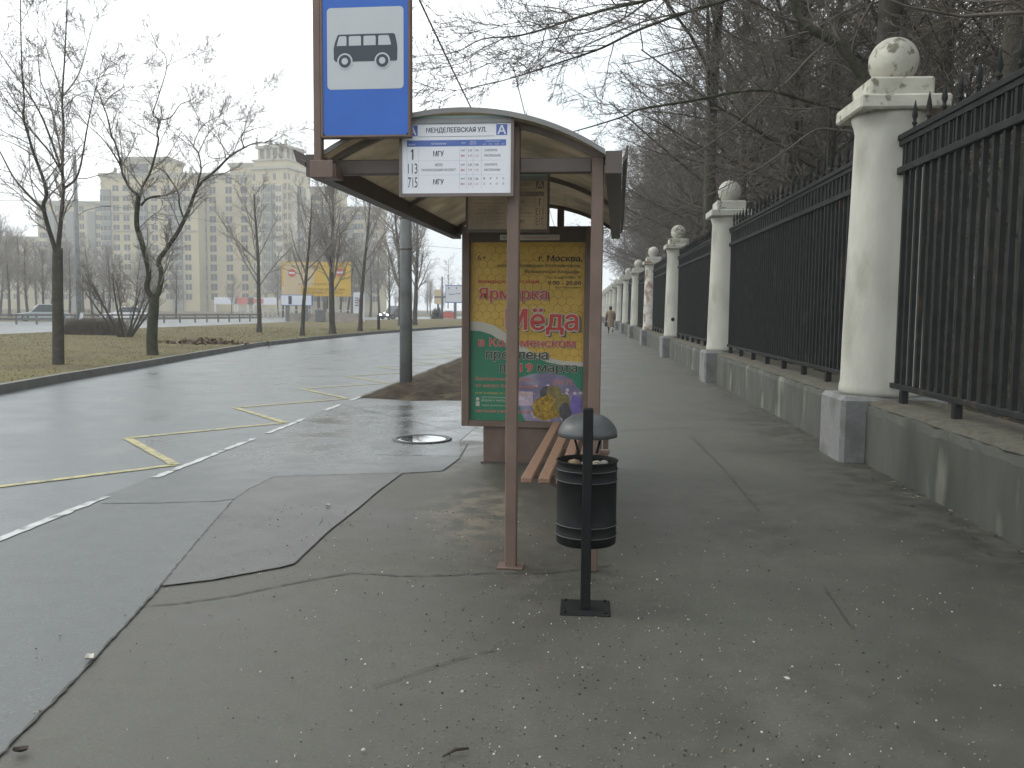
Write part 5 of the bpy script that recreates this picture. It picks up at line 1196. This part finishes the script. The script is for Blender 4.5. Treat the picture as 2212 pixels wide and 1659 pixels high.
J = [((0, 0, .95), .15, .12), ((0, .01, 1.15), .13, .10), ((0, 0, 1.36), .16, .10), ((0, 0, 1.45), .06, .06), ((0, .03, 1.53), .05, .055), ((0, .035, 1.60), .075, .09), ((0, .03, 1.68), .06, .075),
     ((-.19, 0, 1.38), .055), ((-.24, -.05, 1.12), .045), ((-.25, .02, .90), .035), ((-.25, .04, .82), .03), ((.19, 0, 1.38), .055), ((.25, .03, 1.12), .045), ((.24, .14, .92), .035), ((.24, .18, .84), .03),
     ((-.09, 0, .86), .09), ((-.095, .13, .50), .065), ((-.095, .16, .10), .045), ((-.095, .27, .05), .035), ((.09, 0, .86), .09), ((.10, -.10, .50), .065), ((.10, -.30, .16), .045), ((.10, -.22, .06), .035)]
E_ = [(0, 1), (1, 2), (2, 3), (3, 4), (4, 5), (5, 6), (2, 7), (7, 8), (8, 9), (9, 10), (2, 11), (11, 12), (12, 13), (13, 14), (0, 15), (15, 16), (16, 17), (17, 18), (0, 19), (19, 20), (20, 21), (21, 22)]
skin('body', J, E_, M_trou, pr_)
mb = MB(); vs = []; fs = []; na = 20
for z, rx, ry in ((.46, .255, .20), (.60, .25, .19), (.80, .235, .175), (1.0, .215, .16), (1.12, .20, .15), (1.30, .235, .155), (1.40, .22, .13), (1.46, .12, .09), (1.52, .075, .075)):
    for k_ in range(na): a_ = 2*pi*k_/na; vs.append((rx*cos(a_)*(1 + .03*sin(7*a_)*(z < .9)), ry*sin(a_) + .02*(z < .7), z))
for j in range(8):
    for k_ in range(na): fs.append((j*na + k_, j*na + (k_ + 1) % na, (j + 1)*na + (k_ + 1) % na, (j + 1)*na + k_))
mb.add(vs, fs, M_coat, True)
for s, pts in ((-1, [(-.18, 0, 1.40), (-.245, -.03, 1.28), (-.265, -.05, 1.12), (-.27, .0, .92)]), (1, [(.18, 0, 1.40), (.245, .02, 1.28), (.27, .03, 1.12), (.26, .13, .93)])): mb.tube(pts, [.085, .075, .068, .058], 12, M_coat, True)
mb.build('coat', pr_)
mb = MB(); mb.lathe([(.01, 1.44), (.075, 1.50), (.098, 1.58), (.102, 1.65), (.085, 1.72), (.04, 1.755), (.004, 1.76)], 16, M_hair, (0, .015, 0)); mb.build('hair', pr_)
for j in ((-.095, .16, .27), (.10, -.30, -.22)):
    x, ya, yb = j; zz_ = .0 if x < 0 else .06
    mb = MB(); mb.tube([(x, ya - (.0 if x < 0 else .0), .40 + zz_), (x, ya, .12 + zz_)], [.06, .055], 10, M_boot, True); mb.box((x - .045, min(ya, yb) - .05, zz_ + .0), (x + .045, max(ya, yb) + .03, zz_ + .09), M_boot, .025); mb.build('boot', pr_)
bg_ = thing('handbag', 'dark shoulder bag held low in the left hand of the walking person', 'bag', (g.x - .27, g.y + .02, .48), R(2)); mb = MB(); mb.box((-.09, -.16, 0), (.09, .16, .30), M_bag, .04); mb.build('bag_body', bg_); mb = MB(); mb.tube([(0, -.11, .29), (0, -.05, .40), (0, .05, .40), (0, .11, .29)], .012, 6, M_bag); mb.build('handle', bg_)

# ------------------------------------------------------------------ haze
hz = MB(); hm = bpy.data.materials.new('haze_air'); hm.use_nodes = True; hn = hm.node_tree; hn.nodes.remove(hn.nodes['Principled BSDF'])
pv_ = hn.nodes.new('ShaderNodeVolumePrincipled'); pv_.inputs['Density'].default_value = .0014; pv_.inputs['Color'].default_value = (.93, .95, .96, 1); pv_.inputs['Anisotropy'].default_value = .2
hn.links.new(pv_.outputs[0], hn.nodes['Material Output'].inputs['Volume'])
hz.box((-720, -720, -1.2), (720, 720, 62), hm); tag(hz.build('haze'), kind='stuff', label='thin pale winter haze over the whole street', cat='haze')
# unused prototypes
for i, p in enumerate(protos):
    if i not in used:
        for c in list(p.children): bpy.data.objects.remove(c)
        bpy.data.objects.remove(p)
